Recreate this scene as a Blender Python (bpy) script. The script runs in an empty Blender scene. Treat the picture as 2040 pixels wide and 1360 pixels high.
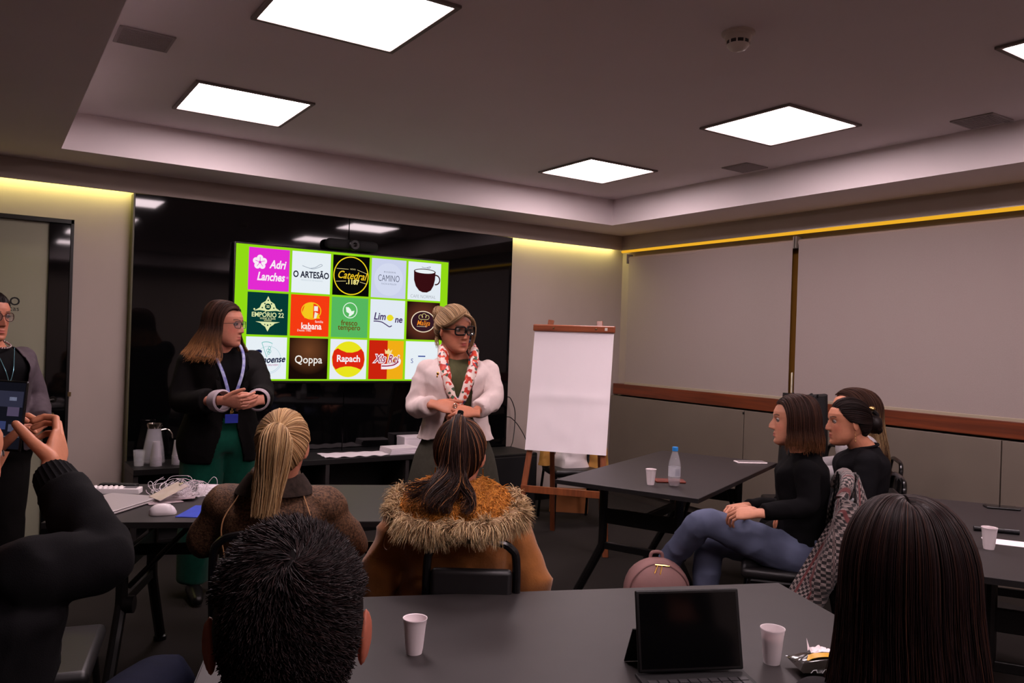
import bpy, bmesh, math, random
import numpy as np
from mathutils import Vector, Matrix, Quaternion, noise as mnoise
random.seed(7)
rng = np.random.default_rng(7)
PI = math.pi
sc = bpy.context.scene
COL = sc.collection

# ------------------------------------------------------------------ camera
FW = Vector((0.54994402, 0.83519966, -0.00176172))
RT = Vector((0.83476166, -0.54958472, 0.03360965))
DN = Vector((0.02710256, -0.01995404, -0.99943348))
EYE = Vector((0.0, 0.0, 1.5))
cam_data = bpy.data.cameras.new('camera')
cam = bpy.data.objects.new('camera', cam_data)
COL.objects.link(cam)
m = Matrix.Identity(4)
for i in range(3):
    m[i][0], m[i][1], m[i][2], m[i][3] = RT[i], -DN[i], -FW[i], EYE[i]
cam.matrix_world = m
cam_data.sensor_width = 36.0
cam_data.lens = 1595.683 / 2040 * 36.0
cam_data.clip_start = 0.05
sc.camera = cam

# ------------------------------------------------------------------ world, exposure
world = bpy.data.worlds.new('world')
sc.world = world
world.use_nodes = True
world.node_tree.nodes['Background'].inputs[0].default_value = (0.0, 0.0, 0.0, 1)
world.node_tree.nodes['Background'].inputs[1].default_value = 0.0
sc.view_settings.view_transform = 'Standard'
sc.view_settings.look = 'None'
sc.view_settings.gamma = 1.0
sc.view_settings.use_curve_mapping = False
sc.view_settings.exposure = 0.0
PANEL_L = 26.5      # luminance of the ceiling panels
PANEL_C = (1.0, 0.80, 0.84)
STRIP_L = 16.0       # LED coves
SCREEN_L = 0.95

# ------------------------------------------------------------------ materials
def lin(c):
    """sRGB 0-255 to linear"""
    out = []
    for v in c[:3]:
        v = v / 255.0
        out.append(v / 12.92 if v <= 0.04045 else ((v + 0.055) / 1.055) ** 2.4)
    return tuple(out)

MATS = {}
def mat(name, col, rough=0.6, metal=0.0, spec=0.4, noise=None, bump=None, coat=0.0, trans=0.0,
        sheen=0.0, alpha=1.0, attr=None, aniso=0.0, ior=1.45, noise2=None):
    """procedural principled material. noise=(scale, amount) colour mottling; bump=(scale, strength)"""
    if name in MATS:
        return MATS[name]
    ma = bpy.data.materials.new(name)
    ma.use_nodes = True
    nt = ma.node_tree
    b = nt.nodes['Principled BSDF']
    c = lin(col)
    b.inputs['Base Color'].default_value = (*c, 1)
    b.inputs['Roughness'].default_value = rough
    b.inputs['Metallic'].default_value = metal
    b.inputs['Specular IOR Level'].default_value = spec
    b.inputs['IOR'].default_value = ior
    if coat: b.inputs['Coat Weight'].default_value = coat
    if trans: b.inputs['Transmission Weight'].default_value = trans
    if sheen: b.inputs['Sheen Weight'].default_value = sheen
    if alpha < 1: b.inputs['Alpha'].default_value = alpha
    if aniso: b.inputs['Anisotropic'].default_value = aniso
    tc = nt.nodes.new('ShaderNodeTexCoord')
    src = None
    if attr:
        an = nt.nodes.new('ShaderNodeAttribute'); an.attribute_name = attr
        src = an.outputs['Color']
    if noise:
        n = nt.nodes.new('ShaderNodeTexNoise')
        n.inputs['Scale'].default_value = noise[0]; n.inputs['Detail'].default_value = 5
        nt.links.new(tc.outputs['Object'], n.inputs['Vector'])
        mx = nt.nodes.new('ShaderNodeMix'); mx.data_type = 'RGBA'
        mr = nt.nodes.new('ShaderNodeMapRange')
        mr.inputs[1].default_value = 0.3; mr.inputs[2].default_value = 0.7
        nt.links.new(n.outputs['Fac'], mr.inputs[0])
        nt.links.new(mr.outputs[0], mx.inputs['Factor'])
        a = noise[1]
        if len(noise) > 2:
            c2 = lin(noise[2]); c1 = c
        else:
            c1 = tuple(v * (1 - a) for v in c); c2 = tuple(min(1, v * (1 + a)) for v in c)
        if src:
            mm = nt.nodes.new('ShaderNodeMix'); mm.data_type = 'RGBA'; mm.blend_type = 'MULTIPLY'
            mm.inputs['Factor'].default_value = 1.0
            mx.inputs['A'].default_value = (1 - a, 1 - a, 1 - a, 1); mx.inputs['B'].default_value = (1 + a, 1 + a, 1 + a, 1)
            nt.links.new(src, mm.inputs['A']); nt.links.new(mx.outputs['Result'], mm.inputs['B'])
            src = mm.outputs['Result']
        else:
            mx.inputs['A'].default_value = (*c1, 1); mx.inputs['B'].default_value = (*c2, 1)
            src = mx.outputs['Result']
    if src:
        nt.links.new(src, b.inputs['Base Color'])
    if bump:
        n = nt.nodes.new('ShaderNodeTexNoise')
        n.inputs['Scale'].default_value = bump[0]; n.inputs['Detail'].default_value = 4
        nt.links.new(tc.outputs['Object'], n.inputs['Vector'])
        bp = nt.nodes.new('ShaderNodeBump'); bp.inputs['Strength'].default_value = bump[1]
        bp.inputs['Distance'].default_value = bump[2] if len(bump) > 2 else 0.004
        nt.links.new(n.outputs['Fac'], bp.inputs['Height'])
        nt.links.new(bp.outputs['Normal'], b.inputs['Normal'])
    MATS[name] = ma
    return ma

def emit(name, col, strength, srgb=True):
    if name in MATS: return MATS[name]
    ma = bpy.data.materials.new(name); ma.use_nodes = True
    nt = ma.node_tree
    for n in list(nt.nodes): nt.nodes.remove(n)
    e = nt.nodes.new('ShaderNodeEmission'); o = nt.nodes.new('ShaderNodeOutputMaterial')
    e.inputs[0].default_value = (*(lin(col) if srgb else col), 1)
    e.inputs[1].default_value = strength
    nt.links.new(e.outputs[0], o.inputs[0])
    MATS[name] = ma
    return ma

def wood_mat(name, c1, c2, scale=3.0, axis=0, rough=0.4, coat=0.2):
    if name in MATS: return MATS[name]
    ma = bpy.data.materials.new(name); ma.use_nodes = True
    nt = ma.node_tree; b = nt.nodes['Principled BSDF']
    tc = nt.nodes.new('ShaderNodeTexCoord'); mp = nt.nodes.new('ShaderNodeMapping')
    s = [14.0 * scale] * 3; s[axis] = 0.8 * scale
    mp.inputs['Scale'].default_value = s
    nt.links.new(tc.outputs['Object'], mp.inputs['Vector'])
    n = nt.nodes.new('ShaderNodeTexNoise'); n.inputs['Scale'].default_value = 1.0; n.inputs['Detail'].default_value = 6
    n.inputs['Distortion'].default_value = 0.8
    nt.links.new(mp.outputs[0], n.inputs['Vector'])
    r = nt.nodes.new('ShaderNodeValToRGB')
    r.color_ramp.elements[0].position = 0.3; r.color_ramp.elements[0].color = (*lin(c1), 1)
    r.color_ramp.elements[1].position = 0.72; r.color_ramp.elements[1].color = (*lin(c2), 1)
    nt.links.new(n.outputs['Fac'], r.inputs[0]); nt.links.new(r.outputs[0], b.inputs['Base Color'])
    b.inputs['Roughness'].default_value = rough; b.inputs['Coat Weight'].default_value = coat
    bp = nt.nodes.new('ShaderNodeBump'); bp.inputs['Strength'].default_value = 0.15; bp.inputs['Distance'].default_value = 0.002
    nt.links.new(n.outputs['Fac'], bp.inputs['Height']); nt.links.new(bp.outputs[0], b.inputs['Normal'])
    MATS[name] = ma
    return ma

# ------------------------------------------------------------------ objects
def mesh_obj(name, bm, material=None, parent=None, smooth=True, sharp=0.6, loc=None):
    me = bpy.data.meshes.new(name)
    if isinstance(bm, bpy.types.Mesh):
        me = bm
    else:
        bm.to_mesh(me); bm.free()
    if material is not None:
        for mm in (material if isinstance(material, (list, tuple)) else [material]):
            me.materials.append(mm)
    if smooth and len(me.polygons):
        fl = me.attributes.get('flat')
        sm = np.ones(len(me.polygons), dtype=bool)
        if fl is not None:
            a = np.zeros(len(me.polygons), dtype=np.int32); fl.data.foreach_get('value', a); sm &= (a == 0)
        me.polygons.foreach_set('use_smooth', sm)
        if sharp: me.set_sharp_from_angle(angle=sharp)
        if not sm.all(): me.polygons.foreach_set('use_smooth', sm)
    ob = bpy.data.objects.new(name, me)
    COL.objects.link(ob)
    if parent is not None:
        ob.parent = parent
    if loc is not None: ob.location = loc
    return ob

def thing(name, label, cat, loc=(0, 0, 0), rotz=0.0, group=None):
    o = bpy.data.objects.new(name, None)
    o.empty_display_size = 0.05
    COL.objects.link(o)
    o.location = loc; o.rotation_euler = (0, 0, rotz)
    return tag(o, label, cat, group)

def tag(o, label, cat, group=None):
    o['label'] = label; o['category'] = cat
    if group: o['group'] = group
    return o

def structure(o, label=None):
    o['kind'] = 'structure'
    if label: o['label'] = label
    return o

def B(): return bmesh.new()

def box(bm, lo, hi, bevel=0.0, mi=0, mtx=None, seg=2):
    """axis box lo..hi, optionally bevelled, appended to bm"""
    t = bmesh.new()
    bmesh.ops.create_cube(t, size=1.0)
    lo = Vector(lo); hi = Vector(hi)
    for v in t.verts:
        v.co = Vector(((v.co.x + .5) * (hi.x - lo.x) + lo.x, (v.co.y + .5) * (hi.y - lo.y) + lo.y, (v.co.z + .5) * (hi.z - lo.z) + lo.z))
    if bevel > 0:
        bmesh.ops.bevel(t, geom=list(t.edges), offset=bevel, segments=seg, affect='EDGES', profile=0.5)
    lay = t.faces.layers.int.new('flat')
    big = sorted(t.faces, key=lambda f: -f.calc_area())[:6]
    for f in big: f[lay] = 1
    append(bm, t, mi, mtx)

def append(bm, t, mi=0, mtx=None):
    if mtx is not None: bmesh.ops.transform(t, matrix=mtx, verts=t.verts)
    mp = {}
    tl = t.faces.layers.int.get('flat'); bl = None
    if tl is not None:
        bl = bm.faces.layers.int.get('flat') or bm.faces.layers.int.new('flat')
    for v in t.verts: mp[v] = bm.verts.new(v.co)
    for f in t.faces:
        try:
            nf = bm.faces.new([mp[v] for v in f.verts]); nf.material_index = mi if mi is not None else f.material_index
            if bl is not None: nf[bl] = f[tl]
        except ValueError: pass
    t.free()

def frames(pts):
    """parallel-transport frames along a polyline"""
    P = [Vector(p) for p in pts]
    T = []
    for i in range(len(P)):
        a = P[max(0, i - 1)]; b = P[min(len(P) - 1, i + 1)]
        d = b - a
        T.append(d.normalized() if d.length > 1e-9 else Vector((0, 0, 1)))
    up = Vector((0, 0, 1)) if abs(T[0].z) < 0.9 else Vector((1, 0, 0))
    N = [(up - T[0] * up.dot(T[0])).normalized()]
    for i in range(1, len(P)):
        q = T[i - 1].rotation_difference(T[i])
        n = q @ N[-1]; n = (n - T[i] * n.dot(T[i])).normalized()
        N.append(n)
    return P, T, N

def tube(bm, pts, r, seg=10, mi=0, cap=True, round_end=False, flat=None):
    """tube along pts with radius r (number or list). flat=(axis Vector, factor) squashes along axis"""
    P, T, N = frames(pts)
    R = [r] * len(P) if isinstance(r, (int, float)) else list(r)
    if round_end:
        def ext(p, t, rr, sgn):
            return [(p + t * sgn * rr * math.sin(a), rr * math.cos(a)) for a in (PI / 2 * .92, PI / 3, PI / 6)]
        head = ext(P[0], T[0], R[0], -1); tail = ext(P[-1], T[-1], R[-1], 1)[::-1]
        P = [h[0] for h in head] + P + [h[0] for h in tail]
        R = [h[1] for h in head] + R + [h[1] for h in tail]
        T = [T[0]] * 3 + T + [T[-1]] * 3; N = [N[0]] * 3 + N + [N[-1]] * 3
    rings = []
    for p, t, n, rr in zip(P, T, N, R):
        b = t.cross(n)
        ring = []
        for k in range(seg):
            a = 2 * PI * k / seg
            o = (n * math.cos(a) + b * math.sin(a)) * rr
            if flat is not None:
                ax, fac = flat; o = o - ax * o.dot(ax) * (1 - fac)
            ring.append(bm.verts.new(p + o))
        rings.append(ring)
    for i in range(len(rings) - 1):
        for k in range(seg):
            f = bm.faces.new((rings[i][k], rings[i][(k + 1) % seg], rings[i + 1][(k + 1) % seg], rings[i + 1][k])); f.material_index = mi
    if cap:
        f = bm.faces.new(rings[0][::-1]); f.material_index = mi
        f = bm.faces.new(rings[-1]); f.material_index = mi
    return rings

def lathe(bm, prof, seg=24, center=(0, 0, 0), mi=0, cap_b=False, cap_t=False, sx=1, sy=1, mtx=None):
    """revolve profile [(r,z)] around z"""
    c = Vector(center); rings = []
    for r, z in prof:
        ring = []
        for k in range(seg):
            a = 2 * PI * k / seg
            co = c + Vector((r * math.cos(a) * sx, r * math.sin(a) * sy, z))
            if mtx is not None: co = mtx @ co
            ring.append(bm.verts.new(co))
        rings.append(ring)
    for i in range(len(rings) - 1):
        for k in range(seg):
            f = bm.faces.new((rings[i][k], rings[i][(k + 1) % seg], rings[i + 1][(k + 1) % seg], rings[i + 1][k])); f.material_index = mi
    if cap_b: bm.faces.new(rings[0][::-1]).material_index = mi
    if cap_t: bm.faces.new(rings[-1]).material_index = mi
    return rings

def loft(bm, rings, cap=True, mi=0):
    R = [[bm.verts.new(p) for p in ring] for ring in rings]
    n = len(R[0])
    for i in range(len(R) - 1):
        for k in range(n):
            bm.faces.new((R[i][k], R[i][(k + 1) % n], R[i + 1][(k + 1) % n], R[i + 1][k])).material_index = mi
    if cap:
        bm.faces.new(R[0][::-1]).material_index = mi
        bm.faces.new(R[-1]).material_index = mi
    return R

def ball(bm, c, r, seg=16, rings=10, mi=0, mtx=None):
    """ellipsoid; r number or 3-tuple"""
    t = bmesh.new()
    bmesh.ops.create_uvsphere(t, u_segments=seg, v_segments=rings, radius=1.0)
    rr = (r, r, r) if isinstance(r, (int, float)) else r
    M = Matrix.Translation(Vector(c)) @ (mtx.to_4x4() if mtx is not None else Matrix.Identity(4)) @ Matrix.Diagonal((*rr, 1))
    append(bm, t, mi, M)

def grid_sheet(bm, G, mi=0, closed_u=False):
    """G[i][j] of Vectors -> quads"""
    V = [[bm.verts.new(p) for p in row] for row in G]
    n = len(V)
    for i in range(n if closed_u else n - 1):
        for j in range(len(V[0]) - 1):
            try: bm.faces.new((V[i][j], V[(i + 1) % n][j], V[(i + 1) % n][j + 1], V[i][j + 1])).material_index = mi
            except ValueError: pass
    return V

def smooth_path(pts, n=8):
    """Catmull-Rom through pts"""
    P = [Vector(p) for p in pts]
    Q = [P[0] * 2 - P[1]] + P + [P[-1] * 2 - P[-2]]
    out = []
    for i in range(1, len(Q) - 2):
        for k in range(n):
            t = k / n
            a, b, c, d = Q[i - 1], Q[i], Q[i + 1], Q[i + 2]
            out.append(0.5 * ((2 * b) + (c - a) * t + (2 * a - 5 * b + 4 * c - d) * t * t + (3 * b - a - 3 * c + d) * t ** 3))
    out.append(P[-1])
    return out

def lerp(a, b, t): return a + (b - a) * t

def solid(bm, th):
    """give an open sheet real thickness"""
    bmesh.ops.recalc_face_normals(bm, faces=bm.faces)
    bm.normal_update()
    faces = list(bm.faces); edges = [e for e in bm.edges if e.is_boundary]
    uvs = bm.loops.layers.uv.verify() if bm.loops.layers.uv else None
    dup = {v: bm.verts.new(v.co - v.normal * th) for v in list(bm.verts)}
    for f in faces:
        nf = bm.faces.new([dup[v] for v in reversed(f.verts)]); nf.material_index = f.material_index
        if uvs is not None:
            src = {l.vert: l[uvs].uv.copy() for l in f.loops}
            back = {dup[v]: v for v in f.verts}
            for l in nf.loops: l[uvs].uv = src[back[l.vert]]
    for e in edges:
        lp = e.link_loops[0]; a, b_ = lp.vert, lp.link_loop_next.vert
        try: bm.faces.new((b_, a, dup[a], dup[b_]))
        except ValueError: pass

def remesh(bm, voxel, smooth=4, factor=0.5):
    """fuse overlapping closed shells into one continuous surface"""
    me = bpy.data.meshes.new('tmp'); bm.to_mesh(me); bm.free()
    ob = bpy.data.objects.new('tmp', me); COL.objects.link(ob)
    md = ob.modifiers.new('r', 'REMESH'); md.mode = 'VOXEL'; md.voxel_size = voxel; md.adaptivity = 0
    if smooth:
        s = ob.modifiers.new('s', 'SMOOTH'); s.iterations = smooth; s.factor = factor
    dg = bpy.context.evaluated_depsgraph_get()
    out = bpy.data.meshes.new_from_object(ob.evaluated_get(dg))
    bpy.data.objects.remove(ob); bpy.data.meshes.remove(me)
    return out

def bm_from(me):
    b = bmesh.new(); b.from_mesh(me); return b

def wrinkle(me, amp, scale, seed=0.0, stretch=(1, 1, 1), keep=None):
    """cloth folds: push vertices along normals by noise"""
    n = len(me.vertices)
    co = np.empty(n * 3); me.vertices.foreach_get('co', co); co = co.reshape(-1, 3)
    no = np.empty(n * 3); me.vertices.foreach_get('normal', no); no = no.reshape(-1, 3)
    for i in range(n):
        p = Vector((co[i, 0] * scale * stretch[0] + seed, co[i, 1] * scale * stretch[1], co[i, 2] * scale * stretch[2]))
        d = 1.0 - 2.0 * abs(mnoise.noise(p)) ** 0.7 + 0.5 * mnoise.noise(p * 2.3)
        a = amp if keep is None else amp * keep(co[i])
        co[i] += no[i] * a * d * 0.6
    me.vertices.foreach_set('co', co.ravel()); me.update()
    return me

def set_tint(me, cols, name='tint'):
    at = me.color_attributes.new(name, 'FLOAT_COLOR', 'POINT')
    a = np.ones((len(me.vertices), 4), dtype=np.float32); a[:, :3] = cols
    at.data.foreach_set('color', a.ravel())
# ================================================================== THE ROOM
XL, XR = -1.35, 5.26
YB, YF = 6.06, -3.2
ZC, ZS = 2.797, 2.566          # raised ceiling, soffit
ZP = 2.428                     # underside of the pelmet band
RX0, RX1, RY1, RY0 = 0.357, 4.71, 5.568, -2.6

M_wall = mat('wall_paint', (166, 152, 144), 0.85, noise=(3, 0.03), bump=(120, 0.06))
M_ceil = mat('ceiling_paint', (224, 213, 214), 0.9, noise=(2, 0.02), bump=(90, 0.04))
M_carpet = mat('carpet_charcoal', (48, 44, 42), 0.97, spec=0.1, noise=(420, 0.45), bump=(500, 0.9, 0.006))
M_blackglass = mat('black_glass', (5, 5, 6), 0.04, spec=0.5)
M_black = mat('black_lacquer', (14, 13, 13), 0.35)
M_metal_black = mat('black_steel', (13, 12, 12), 0.35, spec=0.5, noise=(30, 0.15))
M_blind = mat('blind_fabric', (150, 137, 133), 0.9, spec=0.15, noise=(240, 0.04), bump=(700, 0.12, 0.001))
M_blindbar = mat('blind_hem', (150, 138, 118), 0.6)
M_panel = mat('wainscot_laminate', (104, 94, 84), 0.55, noise=(4, 0.04), bump=(60, 0.03))
M_woodtrim = wood_mat('mahogany_sill', (74, 31, 13), (116, 52, 23), 2.0, axis=1)

b = B(); box(b, (XL - .2, YF - .2, -.1), (XR + .4, YB + .5, 0)); structure(mesh_obj('floor', b, M_carpet, smooth=False))

# ceiling: raised field with soffit ring round it and the fascia between
b = B(); box(b, (RX0 - .05, RY0 - .05, ZC), (RX1 + .05, RY1 + .05, ZC + .08))
ceiling = structure(mesh_obj('ceiling', b, M_ceil, smooth=False))
b = B()
for lo, hi in (((XL - .2, YF - .2), (RX0, YB + .5)), ((RX1, YF - .2), (XR + .4, YB + .5)),
               ((RX0, RY1), (RX1, YB + .5)), ((RX0, YF - .2), (RX1, RY0))):
    box(b, (*lo, ZS), (*hi, ZC + .08))
structure(mesh_obj('soffit', b, M_ceil, ceiling, smooth=False))
# pelmet bands hiding the LED coves
b = B()
box(b, (XL, YB, ZP), (XR, YB + .022, ZS))
box(b, (XR, YF, ZP - .012), (XR + .022, YB + .022, ZS))
structure(mesh_obj('pelmet', b, M_wall, ceiling, smooth=False))

# back wall (plaster), set behind the pelmet; opening for the glass door
YW = YB + .10
DX0, DX1, DZ = -0.62, 0.478, 2.21
b = B()
box(b, (XL - .2, YW, 0), (DX0, YW + .12, ZS)); box(b, (DX1, YW, 0), (XR + .4, YW + .12, ZS)); box(b, (DX0, YW, DZ), (DX1, YW + .12, ZS))
wall_back = structure(mesh_obj('wall_back', b, M_wall, smooth=False))
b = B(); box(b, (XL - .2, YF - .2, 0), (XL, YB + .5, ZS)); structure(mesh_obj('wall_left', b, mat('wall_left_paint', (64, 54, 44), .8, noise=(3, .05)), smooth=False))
b = B(); box(b, (XL, YF - .2, 0), (XR, YF, ZS)); structure(mesh_obj('wall_front', b, M_wall, smooth=False))
# corridor behind the glass door so that the pane shows a pale room beyond
b = B(); box(b, (DX0 - .4, YW + .34, 0), (DX1 + .4, YW + .38, ZS)); structure(mesh_obj('wall_corridor', b, M_wall, smooth=False))

# glass door with wide black stile
M_doorglass = mat('door_glass', (150, 148, 128), 0.05, spec=0.5, alpha=0.88)
door = bpy.data.objects.new('door_1', None); COL.objects.link(door); door.location = (DX1, YW, 0); structure(door)
b = B(); box(b, (DX0 - DX1, .02, 0), (-.13, .032, DZ - .03)); structure(mesh_obj('door_glass', b, M_doorglass, door, smooth=False))
b = B()
box(b, (-.135, .0, 0), (-.008, .05, DZ - .03), .004); structure(mesh_obj('door_stile', b, M_blackglass, door))
b = B()
box(b, (-.012, -.012, 0), (.008, .06, DZ), .002); box(b, (DX0 - DX1 - .02, -.012, DZ - .03), (.008, .06, DZ), .002)
box(b, (DX0 - DX1 - .02, -.012, 0), (DX0 - DX1, .06, DZ), .002)
structure(mesh_obj('door_frame', b, M_black, door))
b = B()
tube(b, [(-.085, -.0, 1.0), (-.085, -.045, 1.0), (-.10, -.05, 1.0), (-.215, -.05, 1.0)], .0085, 8)
lathe(b, [(.022, 0), (.022, .008)], 16, mtx=Matrix.Translation((-.085, 0, 1.0)) @ Matrix.Rotation(PI / 2, 4, 'X'), cap_b=True, cap_t=True)
structure(mesh_obj('door_handle', b, mat('handle_dark', (40, 38, 36), .3, metal=.8), door))
b = B(); lathe(b, [(.011, 0), (.011, .004)], 14, mtx=Matrix.Translation((-.085, .0, .90)) @ Matrix.Rotation(PI / 2, 4, 'X'), cap_b=True, cap_t=True)
box(b, (-.09, -.004, .875), (-.08, 0, .90)); box(b, (-.0, -.02, 1.02), (.02, -.012, 1.05))
structure(mesh_obj('keyhole', b, mat('brass_dull', (120, 100, 70), .35, metal=.9), door))

def text_mesh(s, size=0.1, shear=0.0, align='CENTER', spacing=1.0, extrude=0.0, offset=0.0):
    cu = bpy.data.curves.new('t', 'FONT')
    cu.body = s; cu.size = size; cu.shear = shear; cu.align_x = align; cu.align_y = 'CENTER'
    cu.space_character = spacing; cu.extrude = extrude; cu.offset = offset
    cu.resolution_u = 3
    o = bpy.data.objects.new('t', cu); COL.objects.link(o)
    dg = bpy.context.evaluated_depsgraph_get(); dg.update()
    me = bpy.data.meshes.new_from_object(o.evaluated_get(dg))
    bpy.data.objects.remove(o); bpy.data.curves.remove(cu)
    return me

def add_text(bm, s, x, y, z, size, mi, shear=0.0, sx=1.0, rot=0.0, align='CENTER', spacing=1.0, offset=0.0):
    me = text_mesh(s, size, shear, align, spacing, 0.0, offset)
    t = bm_from(me); bpy.data.meshes.remove(me)
    append(bm, t, mi, Matrix.Translation((x, y, z)) @ Matrix.Rotation(rot, 4, 'Z') @ Matrix.Diagonal((sx, 1, 1, 1)))

# vinyl lettering on the door pane (only the letters in view)
b = B(); add_text(b, 'RO', 0, 0, 0, .075, 0, align='RIGHT', offset=.0014); add_text(b, 'icas', -.004, -.046, 0, .044, 0, align='RIGHT', spacing=1.05)
o = mesh_obj('door_lettering', b, mat('vinyl_black', (18, 18, 18), .6), door, smooth=False); structure(o)
o.location = (.19 - DX1, .0195, 1.642); o.rotation_euler = (PI / 2, 0, 0)

# right wall with window behind the blinds
XW = XR + .10
b = B()
box(b, (XW, YF - .2, 0), (XW + .12, YB + .5, 1.05)); box(b, (XW, YF - .2, 2.36), (XW + .12, YB + .5, ZS))
box(b, (XW, 5.95, 1.05), (XW + .12, YB + .5, 2.36)); box(b, (XW, YF - .2, 1.05), (XW + .12, -2.6, 2.36))
wall_right = structure(mesh_obj('wall_right', b, M_wall, smooth=False))
win = bpy.data.objects.new('window_1', None); COL.objects.link(win); win.location = (XW, 4.03, 1.05); structure(win)
b = B(); box(b, (.06, -6.6, 0), (.066, 1.9, 1.3)); structure(mesh_obj('window_pane', b, mat('night_glass', (6, 6, 8), .03, spec=.6), win, smooth=False))
b = B()
for yy in (-6.6, -4.0, -2.0, 0.02, 1.86): box(b, (.0, yy, 0), (.06, yy + (.09 if yy == .02 else .04), 1.3), .004)
box(b, (0, -6.6, 0), (.06, 1.9, .04)); box(b, (0, -6.6, 1.26), (.06, 1.9, 1.3))
structure(mesh_obj('window_frame', b, mat('bronze_anodised', (168, 120, 50), .35, metal=.35), win, smooth=False))

# mahogany sill band and laminate panels below
b = B(); box(b, (XR - .015, YF, 1.0), (XW, YB + .05, 1.105), .004)
structure(mesh_obj('trim_1', b, M_woodtrim), 'dark reddish wooden band running under the blinds')
edges = [YF, -1.55, .445, 2.443, 4.44, YB + .06]
for k in range(5):
    b = B(); box(b, (XR - .03, edges[k] + .004, .09), (XW, edges[k + 1] - .004, .985), .003)
    structure(mesh_obj('panel', b, M_panel, wall_right))
b = B(); box(b, (XR - .012, YF, 0), (XW, YB + .05, .088)); structure(mesh_obj('baseboard_right', b, mat('plinth', (58, 52, 47), .6), smooth=False))
b = B(); box(b, (XR - .034, 4.437, .955), (XR - .028, 4.452, .972)); structure(mesh_obj('panel_latch', b, M_black, wall_right, smooth=False))
b = B(); box(b, (XL, YW - .012, 0), (DX0 - .02, YW, .07)); box(b, (DX1 + .02, YW - .012, 0), (.84, YW, .07)); box(b, (3.97, YW - .012, 0), (XR, YW, .07))
structure(mesh_obj('baseboard_back', b, M_black, smooth=False))

# roller blinds
def blind(y0, y1, label, cassette=True):
    t = thing('roller_blind', label, 'blind', (XR, (y0 + y1) / 2, 1.10), 0, 'roller blinds')
    h = (y1 - y0) / 2
    G = []
    n = 40
    for i in range(n + 1):
        y = -h + 2 * h * i / n
        row = []
        for j in range(17):
            z = .018 + (1.245 - .018) * j / 16
            row.append(Vector((.018 + .004 * mnoise.noise(Vector((y * 1.3 + y0, z * .8, 3))) + .0025 * math.sin(y * 5 + z * 2) * (1 - j / 16), y, z)))
        G.append(row)
    bb = B(); grid_sheet(bb, G); solid(bb, .0012)
    mesh_obj('fabric', bb, M_blind, t)
    bb = B(); box(bb, (.006, -h, 0), (.03, h, .026), .005); mesh_obj('hem_bar', bb, M_blindbar, t)
    bb = B(); tube(bb, [(.045, -h - .01, 1.235), (.045, h + .01, 1.235)], .028, 14); mesh_obj('roller_tube', bb, M_blind, t)
    for q in (-h - .022, h + .012):
        bb = B(); box(bb, (.0, q, 1.19), (.08, q + .010, 1.285), .003); mesh_obj('bracket', bb, mat('bracket_grey', (130, 122, 116), .5), t)
blind(4.055, 5.97, 'pale grey roller blind nearest the room corner behind the flip chart')
blind(2.02, 3.998, 'wide pale roller blind behind the three seated women')
blind(-.05, 1.975, 'pale roller blind near the camera at the far right')
b = B(); box(b, (.0, 0, 0), (.014, .012, .16), .004)
tag(mesh_obj('blind_cord_weight', b, mat('cord_cream', (205, 196, 170), .6), loc=(XR + .02, 4.022, 1.16)), 'cream cord weight hanging in the gap between the blinds', 'cord weight')

# gold LED tube under the right pelmet
M_gold = emit('led_gold', (255, 186, 44), .85)
b = B(); tube(b, [(0, YF + .2, 0), (0, YB - .02, 0)], .0135, 8)
t = thing('led_strip', 'golden glowing LED tube running above the roller blinds', 'led strip', (XR - .012, 0, 2.408))
mesh_obj('glowing_tube', b, M_gold, t)
b = B(); box(b, (-.003, YF + .2, .004), (.0118, YB - .02, .019)); mesh_obj('channel', b, mat('channel_alu', (150, 140, 128), .4, metal=.7), t, smooth=False)
# yellow-green LED coves over the back wall either side of the black panel
M_cove = emit('led_cove', (1.0, .92, .30), STRIP_L, srgb=False)
for x0, x1, lab in ((XL + .05, .83, 'yellow LED cove strip above the glass door'), (3.985, XR - .03, 'yellow LED cove strip between black panel and room corner')):
    b = B(); box(b, (x0, YB + .03, ZP + .02), (x1, YB + .085, ZP + .03))
    o = mesh_obj('led_cove_strip', b, M_cove, smooth=False); tag(o, lab, 'led strip', 'cove strips')

# ceiling panels
M_diff = emit('panel_diffuser', PANEL_C, PANEL_L, srgb=False)
M_lframe = mat('panel_frame', (120, 108, 104), .6)
LX = (1.2, 3.825); LY = (4.72, 3.062, 1.40, -.26, -1.92)
labs = {(0, 0): 'square ceiling light panel nearest the television on the left', (1, 0): 'square ceiling light panel nearest the room corner',
        (0, 1): 'large square ceiling light panel cut by the top edge', (1, 1): 'square ceiling light panel above the seated women on the right',
        (1, 2): 'square ceiling light panel cut by the right edge'}
for i, x in enumerate(LX):
    for j, y in enumerate(LY):
        t = thing('ceiling_light', labs.get((i, j), 'square ceiling light panel out of view, %s row, number %s from the television' % ('left' if i == 0 else 'right', ('one', 'two', 'three', 'four', 'five')[j])), 'ceiling light', (x, y, ZC), 0, 'ceiling light panels')
        b = B(); box(b, (-.297, -.297, -.006), (.297, .297, -.001)); mesh_obj('diffuser', b, M_diff, t, smooth=False)
        b = B()
        for lo, hi in (((-.32, -.32), (.32, -.298)), ((-.32, .298), (.32, .32)), ((-.32, -.298), (-.298, .298)), ((.298, -.298), (.32, .298))):
            box(b, (*lo, -.012), (*hi, 0), .002)
        mesh_obj('frame', b, M_lframe, t)

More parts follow.
